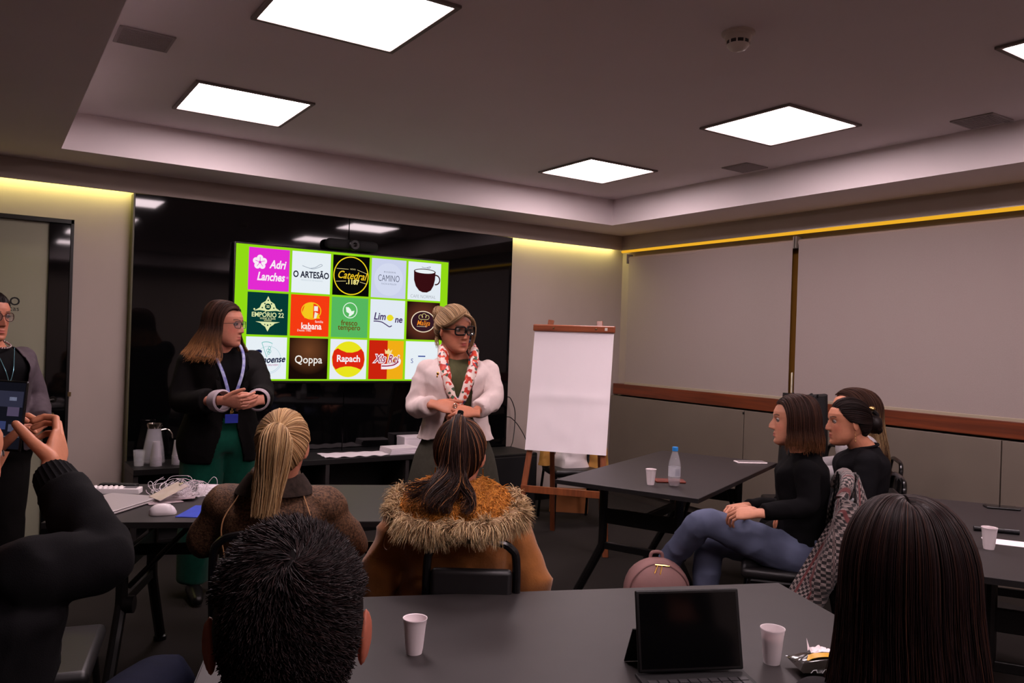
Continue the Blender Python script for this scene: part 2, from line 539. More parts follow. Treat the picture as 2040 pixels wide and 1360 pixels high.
# ceiling speaker grilles
M_grille = mat('grille_grey', (160, 150, 150), .8, bump=(900, .5, .001))
for x, y, lab in ((.563, 3.94, 'square grey ceiling grille at the top left'), (4.53, 3.915, 'square ceiling grille beside the corner light panel'), (4.557, 2.29, 'square ceiling grille at the far right edge')):
    t = thing('ceiling_grille', lab, 'grille', (x, y, ZC), 0, 'ceiling grilles')
    b = B(); box(b, (-.115, -.115, -.008), (.115, .115, 0), .003); mesh_obj('frame', b, M_grille, t)
    b = B()
    for k in range(15): box(b, (-.1, -.1 + k * .0138, -.011), (.1, -.1 + k * .0138 + .007, -.007))
    mesh_obj('perforated_face', b, M_grille, t, smooth=False)

# smoke detector
M_det = mat('detector_plastic', (196, 182, 170), .45)
t = thing('smoke_detector', 'white dome smoke detector on the ceiling', 'smoke detector', (2.56, 2.27, ZC))
b = B(); lathe(b, [(.0, 0), (.068, 0), (.068, -.008), (.055, -.014), (.052, -.03), (.046, -.036)], 28); mesh_obj('base', b, M_det, t)
b = B(); lathe(b, [(.046, -.036), (.047, -.042), (.045, -.05)], 28); mesh_obj('vent_ring', b, mat('detector_dark', (40, 34, 32), .6), t)
b = B(); lathe(b, [(.046, -.05), (.044, -.056), (.034, -.068), (.018, -.075), (.0005, -.077)], 28); mesh_obj('dome', b, M_det, t)
for k in range(10):
    b = B(); box(b, (.0455, -.003, -.05), (.049, .003, -.035), mtx=Matrix.Rotation(k * PI / 5, 4, 'Z')); mesh_obj('rib', b, M_det, t, smooth=False)

# black glass media panel on the back wall
t = thing('media_wall_panel', 'tall glossy black glass panel behind the television', 'wall panel', (2.40, YB, 0))
for k, (x0, x1) in enumerate(((.843, 2.40), (2.404, 3.963))):
    b = B(); box(b, (x0 - 2.40, 0, .02), (x1 - 2.40, .1, ZP - .004), .002); mesh_obj('glass_sheet', b, M_blackglass, t)
b = B(); box(b, (.832 - 2.40, -.004, .02), (.842 - 2.40, .1, ZP - .004)); mesh_obj('lit_panel_side', b, mat('painted_glow_olive', (70, 66, 44), .4), t, smooth=False)  # left side of the panel, greenish LED light painted into its colour
# ================================================================== TELEVISION AND MEDIA UNIT
TVX, TVZ, TVW, TVH = 2.394, 1.6375, 1.76, 1.005
tv = thing('television', 'large wall television showing a green slide of fifteen food logos', 'television', (TVX, YB - .065, TVZ))
b = B(); box(b, (-TVW / 2 - .012, .0, -TVH / 2 - .02), (TVW / 2 + .012, .045, TVH / 2 + .012), .005); mesh_obj('casing', b, M_black, tv)
b = B(); box(b, (-.3, .04, -.2), (.3, .066, .2)); mesh_obj('wall_mount', b, M_metal_black, tv, smooth=False)
def scr(col, k=1.0):
    return emit('screen_%d_%d_%d_%d' % (*col, int(k * 100)), col, SCREEN_L * k)
G_GREEN = (148, 222, 20)
b = B(); box(b, (-TVW / 2, -.002, -TVH / 2), (TVW / 2, .0, TVH / 2))
screen = mesh_obj('screen', b, scr(G_GREEN), tv, smooth=False)

class Tile:
    """flat print, drawn in tile units (0..1, y up), later stood upright"""
    def __init__(self, bg):
        self.bm = B(); self.mats = []; self.z = .0004
        self.rect(0, 0, 1, 1, bg)
    def mi(self, c):
        m_ = c if isinstance(c, bpy.types.Material) else scr(c)
        if m_ not in self.mats: self.mats.append(m_)
        return self.mats.index(m_)
    def poly(self, pts, c):
        self.z += .0004
        f = self.bm.faces.new([self.bm.verts.new((x, y, self.z / TS)) for x, y in pts]); f.material_index = self.mi(c)
    def rect(self, x0, y0, x1, y1, c): self.poly([(x0, y0), (x1, y0), (x1, y1), (x0, y1)], c)
    def disc(self, cx, cy, r, c, ry=None, n=40):
        self.poly([(cx + r * math.cos(2 * PI * k / n), cy + (ry or r) * math.sin(2 * PI * k / n)) for k in range(n)], c)
    def line(self, pts, w, c, n=6):
        self.z += .0004
        P = smooth_path([(x, y, 0) for x, y in pts], n) if len(pts) > 2 else [Vector((x, y, 0)) for x, y in pts]
        L = []; R_ = []
        for i, p in enumerate(P):
            d = (P[min(i + 1, len(P) - 1)] - P[max(i - 1, 0)]).normalized(); nn = Vector((-d.y, d.x, 0)) * w / 2
            z = Vector((0, 0, self.z / TS))
            L.append(self.bm.verts.new(p + nn + z)); R_.append(self.bm.verts.new(p - nn + z))
        k = self.mi(c)
        for i in range(len(P) - 1):
            self.bm.faces.new((R_[i], R_[i + 1], L[i + 1], L[i])).material_index = k
    def arc(self, cx, cy, r, a0, a1, w, c, n=28, ry=None):
        self.line([(cx + r * math.cos(math.radians(lerp(a0, a1, k / n))), cy + (ry or r) * math.sin(math.radians(lerp(a0, a1, k / n)))) for k in range(n + 1)], w, c, 1)
    def text(self, s, x, y, size, c, shear=0, sx=1, rot=0, sp=1.0, off=0, align='CENTER'):
        self.z += .0004
        add_text(self.bm, s, x, y, self.z / TS, size, self.mi(c), shear, sx, rot, align, sp, off)
TS = .26
WHT = (236, 244, 250); INK = (24, 26, 48)
def radial_emit(name, c0, c1, cx=.5, cy=.55, r=.6):
    ma = bpy.data.materials.new(name); ma.use_nodes = True; nt = ma.node_tree
    for n in list(nt.nodes): nt.nodes.remove(n)
    tc = nt.nodes.new('ShaderNodeTexCoord'); mp = nt.nodes.new('ShaderNodeMapping'); gr = nt.nodes.new('ShaderNodeTexGradient'); gr.gradient_type = 'SPHERICAL'
    mp.inputs['Location'].default_value = (-cx / r, -cy / r, 0); mp.inputs['Scale'].default_value = (1 / r, 1 / r, 0)
    rp = nt.nodes.new('ShaderNodeValToRGB'); rp.color_ramp.elements[0].color = (*lin(c1), 1); rp.color_ramp.elements[1].color = (*lin(c0), 1)
    e = nt.nodes.new('ShaderNodeEmission'); e.inputs[1].default_value = SCREEN_L; o = nt.nodes.new('ShaderNodeOutputMaterial')
    nt.links.new(tc.outputs['Object'], mp.inputs[0]); nt.links.new(mp.outputs[0], gr.inputs[0]); nt.links.new(gr.outputs['Fac'], rp.inputs[0])
    nt.links.new(rp.outputs[0], e.inputs[0]); nt.links.new(e.outputs[0], o.inputs[0])
    return ma
tiles = []
# row 1
t = Tile((232, 44, 214))
for k in range(5):
    a = math.radians(90 + 72 * k); cx, cy = .27 + .10 * math.cos(a), .66 + .10 * math.sin(a)
    t.disc(cx, cy, .075, (255, 240, 252), .075)
t.disc(.27, .66, .03, (232, 44, 214)); 
for k in range(5):
    a = math.radians(90 + 72 * k); t.line([(.27, .66), (.27 + .12 * math.cos(a), .66 + .12 * math.sin(a))], .012, (232, 44, 214))
t.text('Adri', .70, .62, .27, (255, 240, 252), .25, .8, off=.008); t.text('Lanches', .54, .32, .27, (255, 240, 252), .25, .78, off=.008)
t.text('®', .95, .33, .07, (255, 200, 250)); tiles.append(t)
t = Tile(WHT); t.line([(.26, .66), (.40, .62), (.55, .60), (.72, .66), (.78, .70), (.73, .72), (.60, .64), (.45, .60)], .012, (150, 160, 175))
t.text('O ARTESÃO', .5, .44, .215, INK, 0, .80, off=.006); t.text('PRODUTOS ARTESANAIS', .52, .31, .05, (190, 205, 215), 0, 1); tiles.append(t)
t = Tile((9, 8, 8)); t.arc(.5, .5, .47, 0, 360, .026, (250, 220, 30), 48)
t.line([(.10, .66), (.42, .66)], .010, (245, 225, 150)); t.line([(.66, .66), (.92, .58)], .010, (245, 225, 150)); t.text('NOVO', .54, .665, .05, (230, 215, 150))
t.text('Catedral', .51, .50, .27, (250, 205, 40), .35, .84, rot=-.03, off=.002); t.text('.1187', .54, .34, .16, (250, 235, 140), 0, 1, off=.006)
t.line([(.09, .34), (.36, .36)], .010, (245, 225, 150)); t.line([(.74, .36), (.92, .32)], .010, (245, 225, 150)); tiles.append(t)
t = Tile((208, 214, 240)); t.disc(.5, .48, .42, (216, 222, 244))
t.text('M O D E R N', .52, .665, .06, (96, 100, 120)); t.text('CAMINO', .5, .50, .24, (70, 76, 100), 0, .66, off=-.002); t.text('TACOS & POLLOS', .5, .36, .055, (130, 138, 160)); tiles.append(t)
t = Tile((232, 240, 248)); CUP = (56, 14, 18)
t.poly([(.17, .76), (.18, .52), (.24, .36), (.34, .25), (.45, .21), (.58, .21), (.70, .27), (.78, .40), (.82, .56), (.83, .74)], CUP)
t.disc(.5, .76, .335, CUP, .075); t.disc(.5, .762, .30, (240, 246, 250), .052); t.arc(.84, .56, .125, -100, 100, .035, CUP, 20)
t.line([(.40, .88), (.48, .86), (.56, .87), (.66, .90), (.63, .85), (.55, .87)], .012, (120, 120, 140)); t.text('CAFE NORMAL', .47, .09, .125, (90, 92, 110), 0, .92, off=-.003); tiles.append(t)
# row 2
t = Tile((6, 58, 52)); CR = (226, 234, 172)
t.poly([(.5, .92), (.56, .80), (.66, .74), (.70, .64), (.84, .56), (.70, .58), (.5, .56), (.30, .58), (.16, .56), (.30, .64), (.34, .74), (.44, .80)], CR)
t.disc(.5, .67, .085, (6, 58, 52)); t.arc(.5, .67, .085, 0, 360, .018, CR); t.text('22', .5, .67, .08, CR, off=.003)
t.disc(.17, .60, .022, CR); t.disc(.83, .60, .022, CR)
for q in ((.5, .82), (.42, .74), (.58, .74), (.36, .64), (.64, .64)): t.disc(q[0], q[1], .018, (6, 58, 52))
t.text('EMPORIO 22', .5, .47, .155, CR, 0, .92, off=.003); t.line([(.425, .54), (.455, .565)], .018, CR); t.text('WINE & BAR', .5, .385, .07, CR); t.text('*****', .5, .325, .09, CR)
t.poly([(.5, .08), (.44, .19), (.36, .24), (.30, .31), (.20, .31), (.34, .27), (.5, .30), (.66, .27), (.80, .31), (.70, .31), (.64, .24), (.56, .19)], CR)
t.disc(.5, .23, .02, (6, 58, 52)); t.disc(.43, .245, .014, (6, 58, 52)); t.disc(.57, .245, .014, (6, 58, 52)); tiles.append(t)
t = Tile((250, 60, 18)); YE = (250, 202, 30)
t.arc(.53, .62, .25, 0, 360, .024, YE, ry=.20); t.poly([(.30, .58), (.36, .76), (.50, .83), (.50, .44), (.36, .44)], YE); t.rect(.50, .44, .58, .82, YE)
t.rect(.60, .62, .70, .74, (245, 240, 235)); t.poly([(.60, .44), (.68, .44), (.72, .56), (.62, .60)], (245, 235, 220)); t.poly([(.66, .44), (.76, .44), (.70, .58)], YE)
t.text('familia', .74, .36, .085, (250, 240, 235)); t.text('kabana', .54, .24, .22, (255, 245, 240), 0, .88, off=.005); t.text('Desde 1985', .36, .135, .075, (250, 235, 230)); tiles.append(t)
t = Tile((88, 186, 96)); t.arc(.5, .68, .19, 0, 360, .02, (235, 250, 235))
t.poly([(.38, .76), (.46, .76), (.52, .70), (.54, .66), (.62, .68), (.60, .60), (.52, .54), (.46, .52), (.48, .60), (.40, .64)], (240, 252, 240))
t.text('fresco', .49, .36, .19, (106, 74, 18), 0, .95, off=.003); t.text('tempero', .49, .245, .19, (106, 74, 18), 0, .92, off=.003); tiles.append(t)
t = Tile((230, 238, 248)); PU = (64, 44, 96)
t.text('Lim', .27, .56, .26, PU, .2, .9, off=.006); t.text('ne', .82, .50, .24, PU, .15, .95, off=.006); t.disc(.57, .54, .095, (238, 224, 40), .082)
t.poly([(.64, .56), (.70, .55), (.64, .51)], (238, 224, 40)); t.line([(.10, .44), (.22, .44), (.34, .42), (.46, .36), (.56, .31), (.63, .34)], .026, PU); tiles.append(t)
t = Tile(radial_emit('screen_brown', (120, 62, 44), (40, 18, 14), .5, .5, .62)); t.disc(.5, .48, .37, (246, 226, 196), .285); t.disc(.5, .48, .345, (52, 26, 36), .262)
for q in ((.42, .60, .06), (.52, .63, .065), (.62, .60, .055)): t.arc(q[0], q[1], q[2], 0, 360, .013, (220, 205, 130), 20)
t.rect(.42, .53, .62, .585, (52, 26, 36)); t.line([(.42, .54), (.62, .54)], .013, (220, 205, 130))
t.text('Maliga', .50, .44, .19, (245, 140, 36), .3, .85, off=.001); t.line([(.30, .35), (.60, .35)], .010, (235, 220, 190)); tiles.append(t)
# row 3
t = Tile(WHT); t.arc(.55, .47, .31, 0, 360, .008, (160, 205, 210)); t.arc(.55, .47, .34, 190, 340, .006, (150, 180, 215))
t.line([(.38, .86), (.44, .88), (.54, .88), (.64, .85)], .014, (80, 190, 180)); t.line([(.38, .86), (.51, .52)], .012, (80, 190, 180)); t.line([(.51, .52), (.64, .85)], .006, (160, 210, 210))
for q in ((.53, .68), (.57, .74), (.58, .66), (.55, .62)): t.arc(q[0], q[1], .028, 0, 360, .010, (90, 185, 175), 14, ry=.035)
t.text('C', .20, .50, .50, (16, 22, 62), .3, .75, off=.004); t.text('anoense', .63, .46, .22, (16, 22, 62), .35, .88, rot=.06, off=.006); t.text('PIZZARIA DELIVERY', .53, .33, .062, (180, 60, 130), rot=.03); tiles.append(t)
t = Tile(radial_emit('screen_umber', (112, 66, 38), (24, 11, 7), .5, .70, .60)); t.text('Qoppa', .5, .47, .27, (250, 246, 240), 0, .95, off=.002); tiles.append(t)
t = Tile((236, 240, 248)); t.disc(.5, .5, .45, (238, 232, 30)); RE = (226, 40, 18)
t.poly([(.055, .55), (.10, .71), (.20, .77), (.30, .72), (.45, .67), (.60, .67), (.75, .71), (.84, .77), (.92, .68), (.945, .5), (.92, .34), (.85, .24), (.72, .29), (.58, .32), (.42, .32), (.27, .29), (.16, .24), (.08, .34)], RE)
t.text('Rapach', .5, .51, .235, (250, 246, 250), 0, .96, off=.006); tiles.append(t)
t = Tile((206, 36, 14)); t.rect(.53, 0, 1, 1, (246, 176, 22)); MG = (150, 14, 66)
t.text('Xis Rei', .50, .52, .285, (250, 240, 245), .3, .84, off=.026); t.line([(.36, .35), (.56, .36), (.80, .42), (.88, .50), (.86, .40), (.70, .32), (.50, .30), (.36, .30)], .085, (250, 240, 245))
t.text('Xis Rei', .50, .52, .285, MG, .3, .84, off=.002); t.line([(.37, .34), (.56, .345), (.74, .38), (.86, .46)], .03, MG)
t.poly([(.46, .66), (.45, .78), (.50, .73), (.56, .80), (.60, .73), (.67, .77), (.63, .65)], (250, 225, 150)); t.text('FAST FOOD', .66, .41, .05, (160, 60, 90)); tiles.append(t)
t = Tile(WHT); t.text('S', .20, .48, .17, (40, 60, 150)); t.line([(.38, .61), (.60, .61)], .03, (40, 60, 150)); tiles.append(t)
for k, t in enumerate(tiles):
    r, c_ = divmod(k, 5)
    o = mesh_obj('logo_tile', t.bm, t.mats, screen, smooth=False)
    o.location = (1.606 - TVX + .3235 * c_, -.0022, 2.121 - .3295 * r - .314 - TVZ); o.rotation_euler = (PI / 2, 0, 0); o.scale = (.304, .314, TS)
b = B(); box(b, (-TVW / 2, -.004, -TVH / 2 - .012), (TVW / 2, 0, -TVH / 2 - .002)); mesh_obj('lower_bezel', b, M_black, tv, smooth=False)

# conference camera bar above the television
t = thing('video_bar', 'black video conference bar above the television', 'camera', (2.406, YB - .06, 2.205))
b = B(); box(b, (-.215, -.045, -.042), (.215, .055, .042), .036, seg=5); mesh_obj('speaker_body', b, mat('mesh_black', (20, 19, 20), .8, bump=(800, .4, .001)), t)
RX = Matrix.Rotation(PI / 2, 4, 'X')
b = B(); lathe(b, [(.044, 0), (.044, .03), (.036, .036), (.0, .036)], 28, mtx=Matrix.Translation((0, -.03, 0)) @ RX, cap_b=True); lens = mesh_obj('lens_housing', b, M_black, t)
b = B(); lathe(b, [(.017, 0), (.017, .004), (.0, .006)], 20, mtx=Matrix.Translation((0, -.066, .0)) @ RX); mesh_obj('lens', b, M_blackglass, lens)
b = B(); box(b, (-.06, .02, -.052), (.06, .06, -.03), .004); mesh_obj('bracket', b, M_black, t)

# low black media cabinet under the panel
M_cab = mat('cabinet_black', (17, 15, 15), .45, noise=(8, .12))
t = thing('media_cabinet', 'long low black media cabinet with open bays under the television', 'cabinet', (2.13, 5.86, 0))
x0, x1, y0, y1 = .83 - 2.13, 3.43 - 2.13, 5.67 - 5.86, 6.055 - 5.86
b = B(); box(b, (x0, y0, .535), (x1, y1, .575), .003); mesh_obj('top_board', b, M_cab, t)
b = B(); box(b, (x0, y0 + .01, .08), (x1, y1, .105), .003); mesh_obj('bottom_board', b, M_cab, t)
for xx in (x0, x0 + .58, x0 + 1.30, x0 + 1.95, x1 - .03):
    b = B(); box(b, (xx, y0 + .006, .105), (xx + .03, y1, .535), .002); mesh_obj('upright', b, mat('cabinet_edge', (34, 30, 30), .5), t)
b = B(); box(b, (x0 + .03, y0 + .05, 0), (x1 - .03, y1, .08)); mesh_obj('plinth', b, M_black, t, smooth=False)
b = B(); box(b, (x0, y1 - .012, .1), (x1, y1, .54)); mesh_obj('back_board', b, M_black, t, smooth=False)
# black speaker cabinet at the right end
t = thing('subwoofer', 'black boxy subwoofer beside the easel leg', 'speaker', (3.72, 5.80, 0))
b = B(); box(b, (-.27, -.2, .02), (.27, .22, .545), .012); mesh_obj('case', b, mat('vinyl_wrap', (16, 15, 15), .55, bump=(300, .3, .001)), t)
b = B(); box(b, (-.25, -.212, .05), (.25, -.199, .52), .006); mesh_obj('front_grille', b, mat('mesh_black', (20, 19, 20), .8), t)
b = B()
for sx in (-.22, .22):
    for sy in (-.16, .16): lathe(b, [(.02, 0), (.02, .022)], 10, (sx, sy, 0), cap_b=True, cap_t=True)
mesh_obj('rubber_foot', b, M_black, t)
# devices in the bay
t = thing('amplifier', 'black amplifier box inside the cabinet bay', 'amplifier', (2.445, 5.86, .1055))
b = B(); box(b, (-.2, -.13, 0), (.2, .15, .11), .004); mesh_obj('case', b, M_black, t)
b = B()
for k in range(5): lathe(b, [(.012, 0), (.011, .012), (0, .013)], 12, mtx=Matrix.Translation((-.05 + .055 * k, -.13, .05)) @ RX)
mesh_obj('knob', b, mat('knob_silver', (150, 145, 140), .3, metal=.9), t)
b = B(); box(b, (-.18, -.1315, .07), (-.09, -.1295, .085)); mesh_obj('nameplate', b, mat('plate_grey', (96, 80, 74), .4), t, smooth=False)
# ================================================================== FURNITURE AND PROPS
def at(px, py, depth):
    """point of the room at a given distance along the viewing axis"""
    return EYE + (FW + RT * ((px - 1020) / 1595.683) + DN * ((py - 680) / 1595.683)) * depth

M_top = mat('table_laminate', (41, 37, 37), 0.48, spec=0.32, noise=(14, .06), bump=(220, .05, .001))
M_edge = mat('table_edge', (24, 22, 22), 0.5)
def table(label, cx, cy, rz, L, W):
    t = thing('folding_table', label, 'table', (cx, cy, 0), rz, 'black training tables')
    b = B(); box(b, (-L / 2, -W / 2, .727), (L / 2, W / 2, .75), .002); mesh_obj('table_top', b, M_top, t)
    b = B()
    for lo, hi in (((-L / 2 - .002, -W / 2 - .002), (L / 2 + .002, -W / 2 + .001)), ((-L / 2 - .002, W / 2 - .001), (L / 2 + .002, W / 2 + .002)),
                   ((-L / 2 - .002, -W / 2), (-L / 2 + .001, W / 2)), ((L / 2 - .001, -W / 2), (L / 2 + .002, W / 2))):
        box(b, (*lo, .7265), (*hi, .7485))
    mesh_obj('edge_band', b, M_edge, t, smooth=False)
    for s in (-1, 1):
        x = s * (L / 2 - .24)
        for q in (-1, 1):
            b = B()
            tube(b, smooth_path([(x, q * .22, .715), (x, q * .22, .56), (x, q * .22, .40), (x, q * .235, .345), (x, q * .33, .16), (x, q * .40, .03)], 4), .024, 10)
            lathe(b, [(.03, 0), (.03, .02), (.02, .03)], 12, (x, q * .403, 0), cap_b=True, cap_t=True)
            mesh_obj('leg', b, M_metal_black, t)
        b = B(); box(b, (x - .012, -.22, .50), (x + .012, .22, .585), .004); mesh_obj('end_beam', b, M_metal_black, t)
        b = B(); box(b, (x - .011, -.225, .355), (x + .011, .225, .395), .004); mesh_obj('lower_bar', b, M_metal_black, t)
        b = B(); box(b, (x - .03, -.33, .7), (x + .03, .33, .727), .003); mesh_obj('top_bracket', b, M_metal_black, t)
        b = B(); tube(b, [(x - s * .02, -.2, .44), (x - s * .27, -.2, .71)], .011, 8); mesh_obj('brace', b, M_metal_black, t)
        b = B(); lathe(b, [(.0, -.02), (.035, -.02), (.035, .02), (0, .02)], 14, mtx=Matrix.Translation((x - s * .03, -.22, .375)) @ Matrix.Rotation(PI / 2, 4, 'Y')); mesh_obj('hinge_knob', b, M_black, t)
    b = B(); box(b, (-L / 2 + .24, -.02, .52), (L / 2 - .24, .0, .57), .004); mesh_obj('stretcher', b, M_metal_black, t)
    return t
rad = math.radians
table('black table with the water bottle beside the easel', 3.505, 3.47, rad(24.8), 1.58, .8)
table('black table in front of the two standing presenters, laptop on its left end', 1.094, 3.539, rad(-24), 1.6, .8)
table('black table nearest the camera, carrying the propped tablet', 1.223, 1.595, rad(-21.2), 1.68, .8)
table('black table at the far right edge with a cup and a paper', 3.665, 1.575, rad(33), 1.56, .8)

M_pad = mat('seat_vinyl', (22, 20, 21), .42, spec=.5, bump=(160, .12, .002))
M_frame = mat('chair_tube', (10, 9, 10), .22, spec=.55)
def make_chair(label, x, y, rz, w=.36, back_top=.87):
    """banquet style chair; its front faces local +y"""
    t = thing('stacking_chair', label, 'chair', (x, y, 0), rz, 'black stacking chairs')
    h = w / 2
    b = B(); box(b, (-h - .02, -.2, .425), (h + .02, .22, .475), .022, seg=4); mesh_obj('seat', b, M_pad, t)
    b = B(); box(b, (-h + .012, -.262, .52), (h - .012, -.225, back_top - .085), .014, seg=3); mesh_obj('backrest', b, M_pad, t)
    b = B()
    tube(b, smooth_path([(-h, -.19, .42), (-h, -.215, .55), (-h, -.245, back_top - .08), (-h + .02, -.252, back_top - .02), (-h + .07, -.254, back_top), (0, -.254, back_top + .003),
                         (h - .07, -.254, back_top), (h - .02, -.252, back_top - .02), (h, -.245, back_top - .08), (h, -.215, .55), (h, -.19, .42)], 5), .0125, 10)
    mesh_obj('back_frame', b, M_frame, t)
    for s in (-1, 1):
        b = B(); tube(b, [(s * h, -.185, .44), (s * (h + .01), -.23, .22), (s * (h + .015), -.27, .006)], .0115, 8); mesh_obj('leg', b, M_frame, t)
        b = B(); tube(b, [(s * h, .18, .44), (s * (h + .01), .20, .22), (s * (h + .015), .215, .006)], .0115, 8); mesh_obj('leg', b, M_frame, t)
        b = B(); tube(b, [(s * h, -.19, .418), (s * h, .19, .418)], .011, 8); mesh_obj('seat_rail', b, M_frame, t)
    b = B(); tube(b, [(-h, .18, .415), (h, .18, .415)], .010, 8); tube(b, [(-h, -.18, .415), (h, -.18, .415)], .010, 8); mesh_obj('cross_rail', b, M_frame, t)
    return t
def face_rot(f): return math.atan2(-f[0], f[1])

# ---- disposable cups
M_cup = mat('cup_plastic', (222, 210, 212), .35, spec=.4, trans=.0)
M_cup2 = mat('cup_translucent', (232, 222, 224), .3, spec=.4, alpha=.62)
def cup(label, x, y, z, coffee=None, h=.083, m_=None):
    t = thing('plastic_cup', label, 'cup', (x, y, z), random.random() * 6, 'white disposable cups')
    b = B(); n = 60
    prof = [(.0, .002), (.0185, .0), (.0190, .004), (.0205, .012), (.0255, h - .016), (.0268, h - .012), (.0278, h - .003), (.0292, h - .001), (.0290, h + .001), (.0275, h), (.0262, h - .010), (.0248, h - .016), (.0195, .010), (.017, .005), (.0, .004)]
    rings = []
    for k, (r, z_) in enumerate(prof):
        rings.append([Vector(((r * (1 + (.020 if (i % 2 and k in (3, 4)) else 0))) * math.cos(2 * PI * i / n), (r * (1 + (.020 if (i % 2 and k in (3, 4)) else 0))) * math.sin(2 * PI * i / n), z_)) for i in range(n)])
    R = loft(b, rings, cap=False)
    bmesh.ops.remove_doubles(b, verts=b.verts, dist=1e-5)
    mesh_obj('cup_body', b, m_ or M_cup, t)
    if coffee:
        b = B(); lathe(b, [(.0188, .006), (.0188 + .0062 * coffee[0], h * coffee[0]), (.0, h * coffee[0])], 32); mesh_obj('drink', b, mat('drink_%d' % coffee[1][0], coffee[1], .15), t)
    return t
cup('ribbed white plastic cup standing alone left on the nearest table', .872, 1.702, .75, (.05, (90, 40, 30)))
cup('ribbed cup of milky coffee right of the propped tablet', 1.592, 1.243, .75, (.72, (118, 78, 74)), m_=M_cup2)
cup('white plastic cup beside the water bottle', 3.006, 3.167, .75)
cup('white plastic cup beside the white paper on the far right table', 3.288, 1.569, .75)

# ---- water bottle
t = thing('water_bottle', 'clear water bottle with a blue cap', 'bottle', (3.096, 3.083, .75))
M_pet = mat('pet_clear', (216, 216, 222), .06, spec=.8, alpha=.27)
b = B(); n = 40; rings = []
for r, z_, lob in [(.004, .006, 0), (.018, .002, .22), (.027, .003, .2), (.0315, .018, .06), (.0325, .03, 0), (.0325, .045, 0), (.0315, .05, 0), (.0315, .105, 0), (.0325, .11, 0), (.030, .125, 0), (.022, .16, 0), (.0155, .18, 0), (.0125, .187, 0), (.0125, .192, 0)]:
    rings.append([Vector((r * (1 - lob * (.5 + .5 * math.cos(5 * 2 * PI * i / n))) * math.cos(2 * PI * i / n), r * (1 - lob * (.5 + .5 * math.cos(5 * 2 * PI * i / n))) * math.sin(2 * PI * i / n), z_)) for i in range(n)])
loft(b, rings); mesh_obj('bottle_body', b, M_pet, t)
b = B(); lathe(b, [(.0, .008), (.026, .008), (.0298, .02), (.0305, .032), (.0, .032)], 32); mesh_obj('water', b, mat('water_tint', (150, 120, 122), .05, spec=.5, alpha=.45), t)
b = B(); lathe(b, [(.0322, .052), (.0322, .104)], 40); mesh_obj('paper_label', b, mat('label_frost', (206, 206, 214), .5, alpha=.7), t)
b = B()
for k in range(6): lathe(b, [(.0325, .060 + .006 * k), (.0325, .0625 + .006 * k)], 40)
fs = [f for f in b.faces if abs(math.atan2(f.calc_center_median().y, f.calc_center_median().x) - rad(-100)) > .45]
bmesh.ops.delete(b, geom=fs, context='FACES'); mesh_obj('label_print', b, mat('print_grey', (120, 122, 136), .6), t)
b = B(); lathe(b, [(.0, .188), (.0155, .188), (.0155, .206), (.0145, .209), (.0, .209)], 30); mesh_obj('cap', b, mat('cap_blue', (40, 130, 205), .4), t)

# ---- phones and slabs
def slab(bm, w, d, h, bevel): box(bm, (-w / 2, -d / 2, 0), (w / 2, d / 2, h), bevel, seg=3)
def flat_phone(name, label, x, y, z, rz, w, d, h, body, face, cat='phone'):
    t = thing(name, label, cat, (x, y, z), rz)
    b = B(); slab(b, w, d, h, h * .45); mesh_obj('case', b, body, t)
    b = B(); slab(b, w * .92, d * .92, .0012, .0004); mesh_obj('screen', b, face, t, loc=(0, 0, h - .0004))
    return t
M_phglass = mat('phone_glass', (14, 14, 18), .08, spec=.5)
flat_phone('smartphone', 'white rimmed phone lying flat near the far table end', 4.20, 3.50, .75, rad(-28), .20, .085, .011, mat('white_case', (226, 214, 214), .4), mat('phone_back', (120, 112, 114), .3))
flat_phone('smartphone', 'phone in a reddish brown case behind the water bottle', 3.165, 3.185, .75, rad(-33), .165, .08, .012, mat('brown_case', (120, 52, 38), .45), mat('brown_case2', (104, 44, 34), .45))
flat_phone('smartphone', 'black phone lying at the back of the far right table', 4.22, 1.96, .75, rad(-50), .15, .075, .01, M_black, M_phglass)
t = thing('marker_pen', 'black marker pen lying beside the white paper', 'pen', (3.62, 1.70, .75), rad(-52))
b = B(); tube(b, [(-.085, 0, .0105), (.03, 0, .0105)], .0105, 12); mesh_obj('barrel', b, mat('marker_black', (16, 15, 17), .4), t)
b = B(); tube(b, [(.03, 0, .0105), (.085, 0, .0105)], .0115, 12); mesh_obj('cap', b, mat('marker_cap', (22, 22, 26), .3), t)
b = B(); box(b, (3.36, 1.36, .7501), (3.36 + .30, 1.36 + .21, .7510), mtx=None)
b.free()
b = B(); slab(b, .30, .105, .0008, 0); o = mesh_obj('paper_sheet', b, mat('paper_white', (232, 222, 228), .8), smooth=False); o.location = (3.50, 1.53, .7502); o.rotation_euler = (0, 0, rad(-58))
tag(o, 'narrow white slip of paper on the far right table', 'paper')

# ---- tablet with folio keyboard
t = thing('tablet', 'black tablet propped on its folio keyboard on the nearest table', 'tablet', (1.362, 1.282, .75), rad(-23.5))
b = B(); box(b, (-.126, -.0045, 0), (.126, .0045, .178), .004, seg=3); lid = mesh_obj('screen_body', b, mat('tablet_black', (13, 12, 13), .4), t, loc=(0, 0, .012)); lid.rotation_euler = (rad(-14), 0, 0)
b = B(); box(b, (-.118, -.0052, .008), (.118, -.0044, .170)); mesh_obj('display', b, mat('display_off', (6, 6, 7), .12, spec=.3), lid, smooth=False)
b = B(); box(b, (-.13, -.175, 0), (.13, .012, .008), .003); mesh_obj('keyboard_folio', b, mat('folio_black', (17, 16, 17), .6), t)
for r in range(4):
    for k in range(10):
        b = B(); box(b, (-.117 + k * .0236, -.052 - r * .0205, .0075), (-.117 + k * .0236 + .020, -.035 - r * .0205, .0105), .001)
        mesh_obj('key', b, mat('key_grey', (44, 42, 44), .5), t, smooth=False)
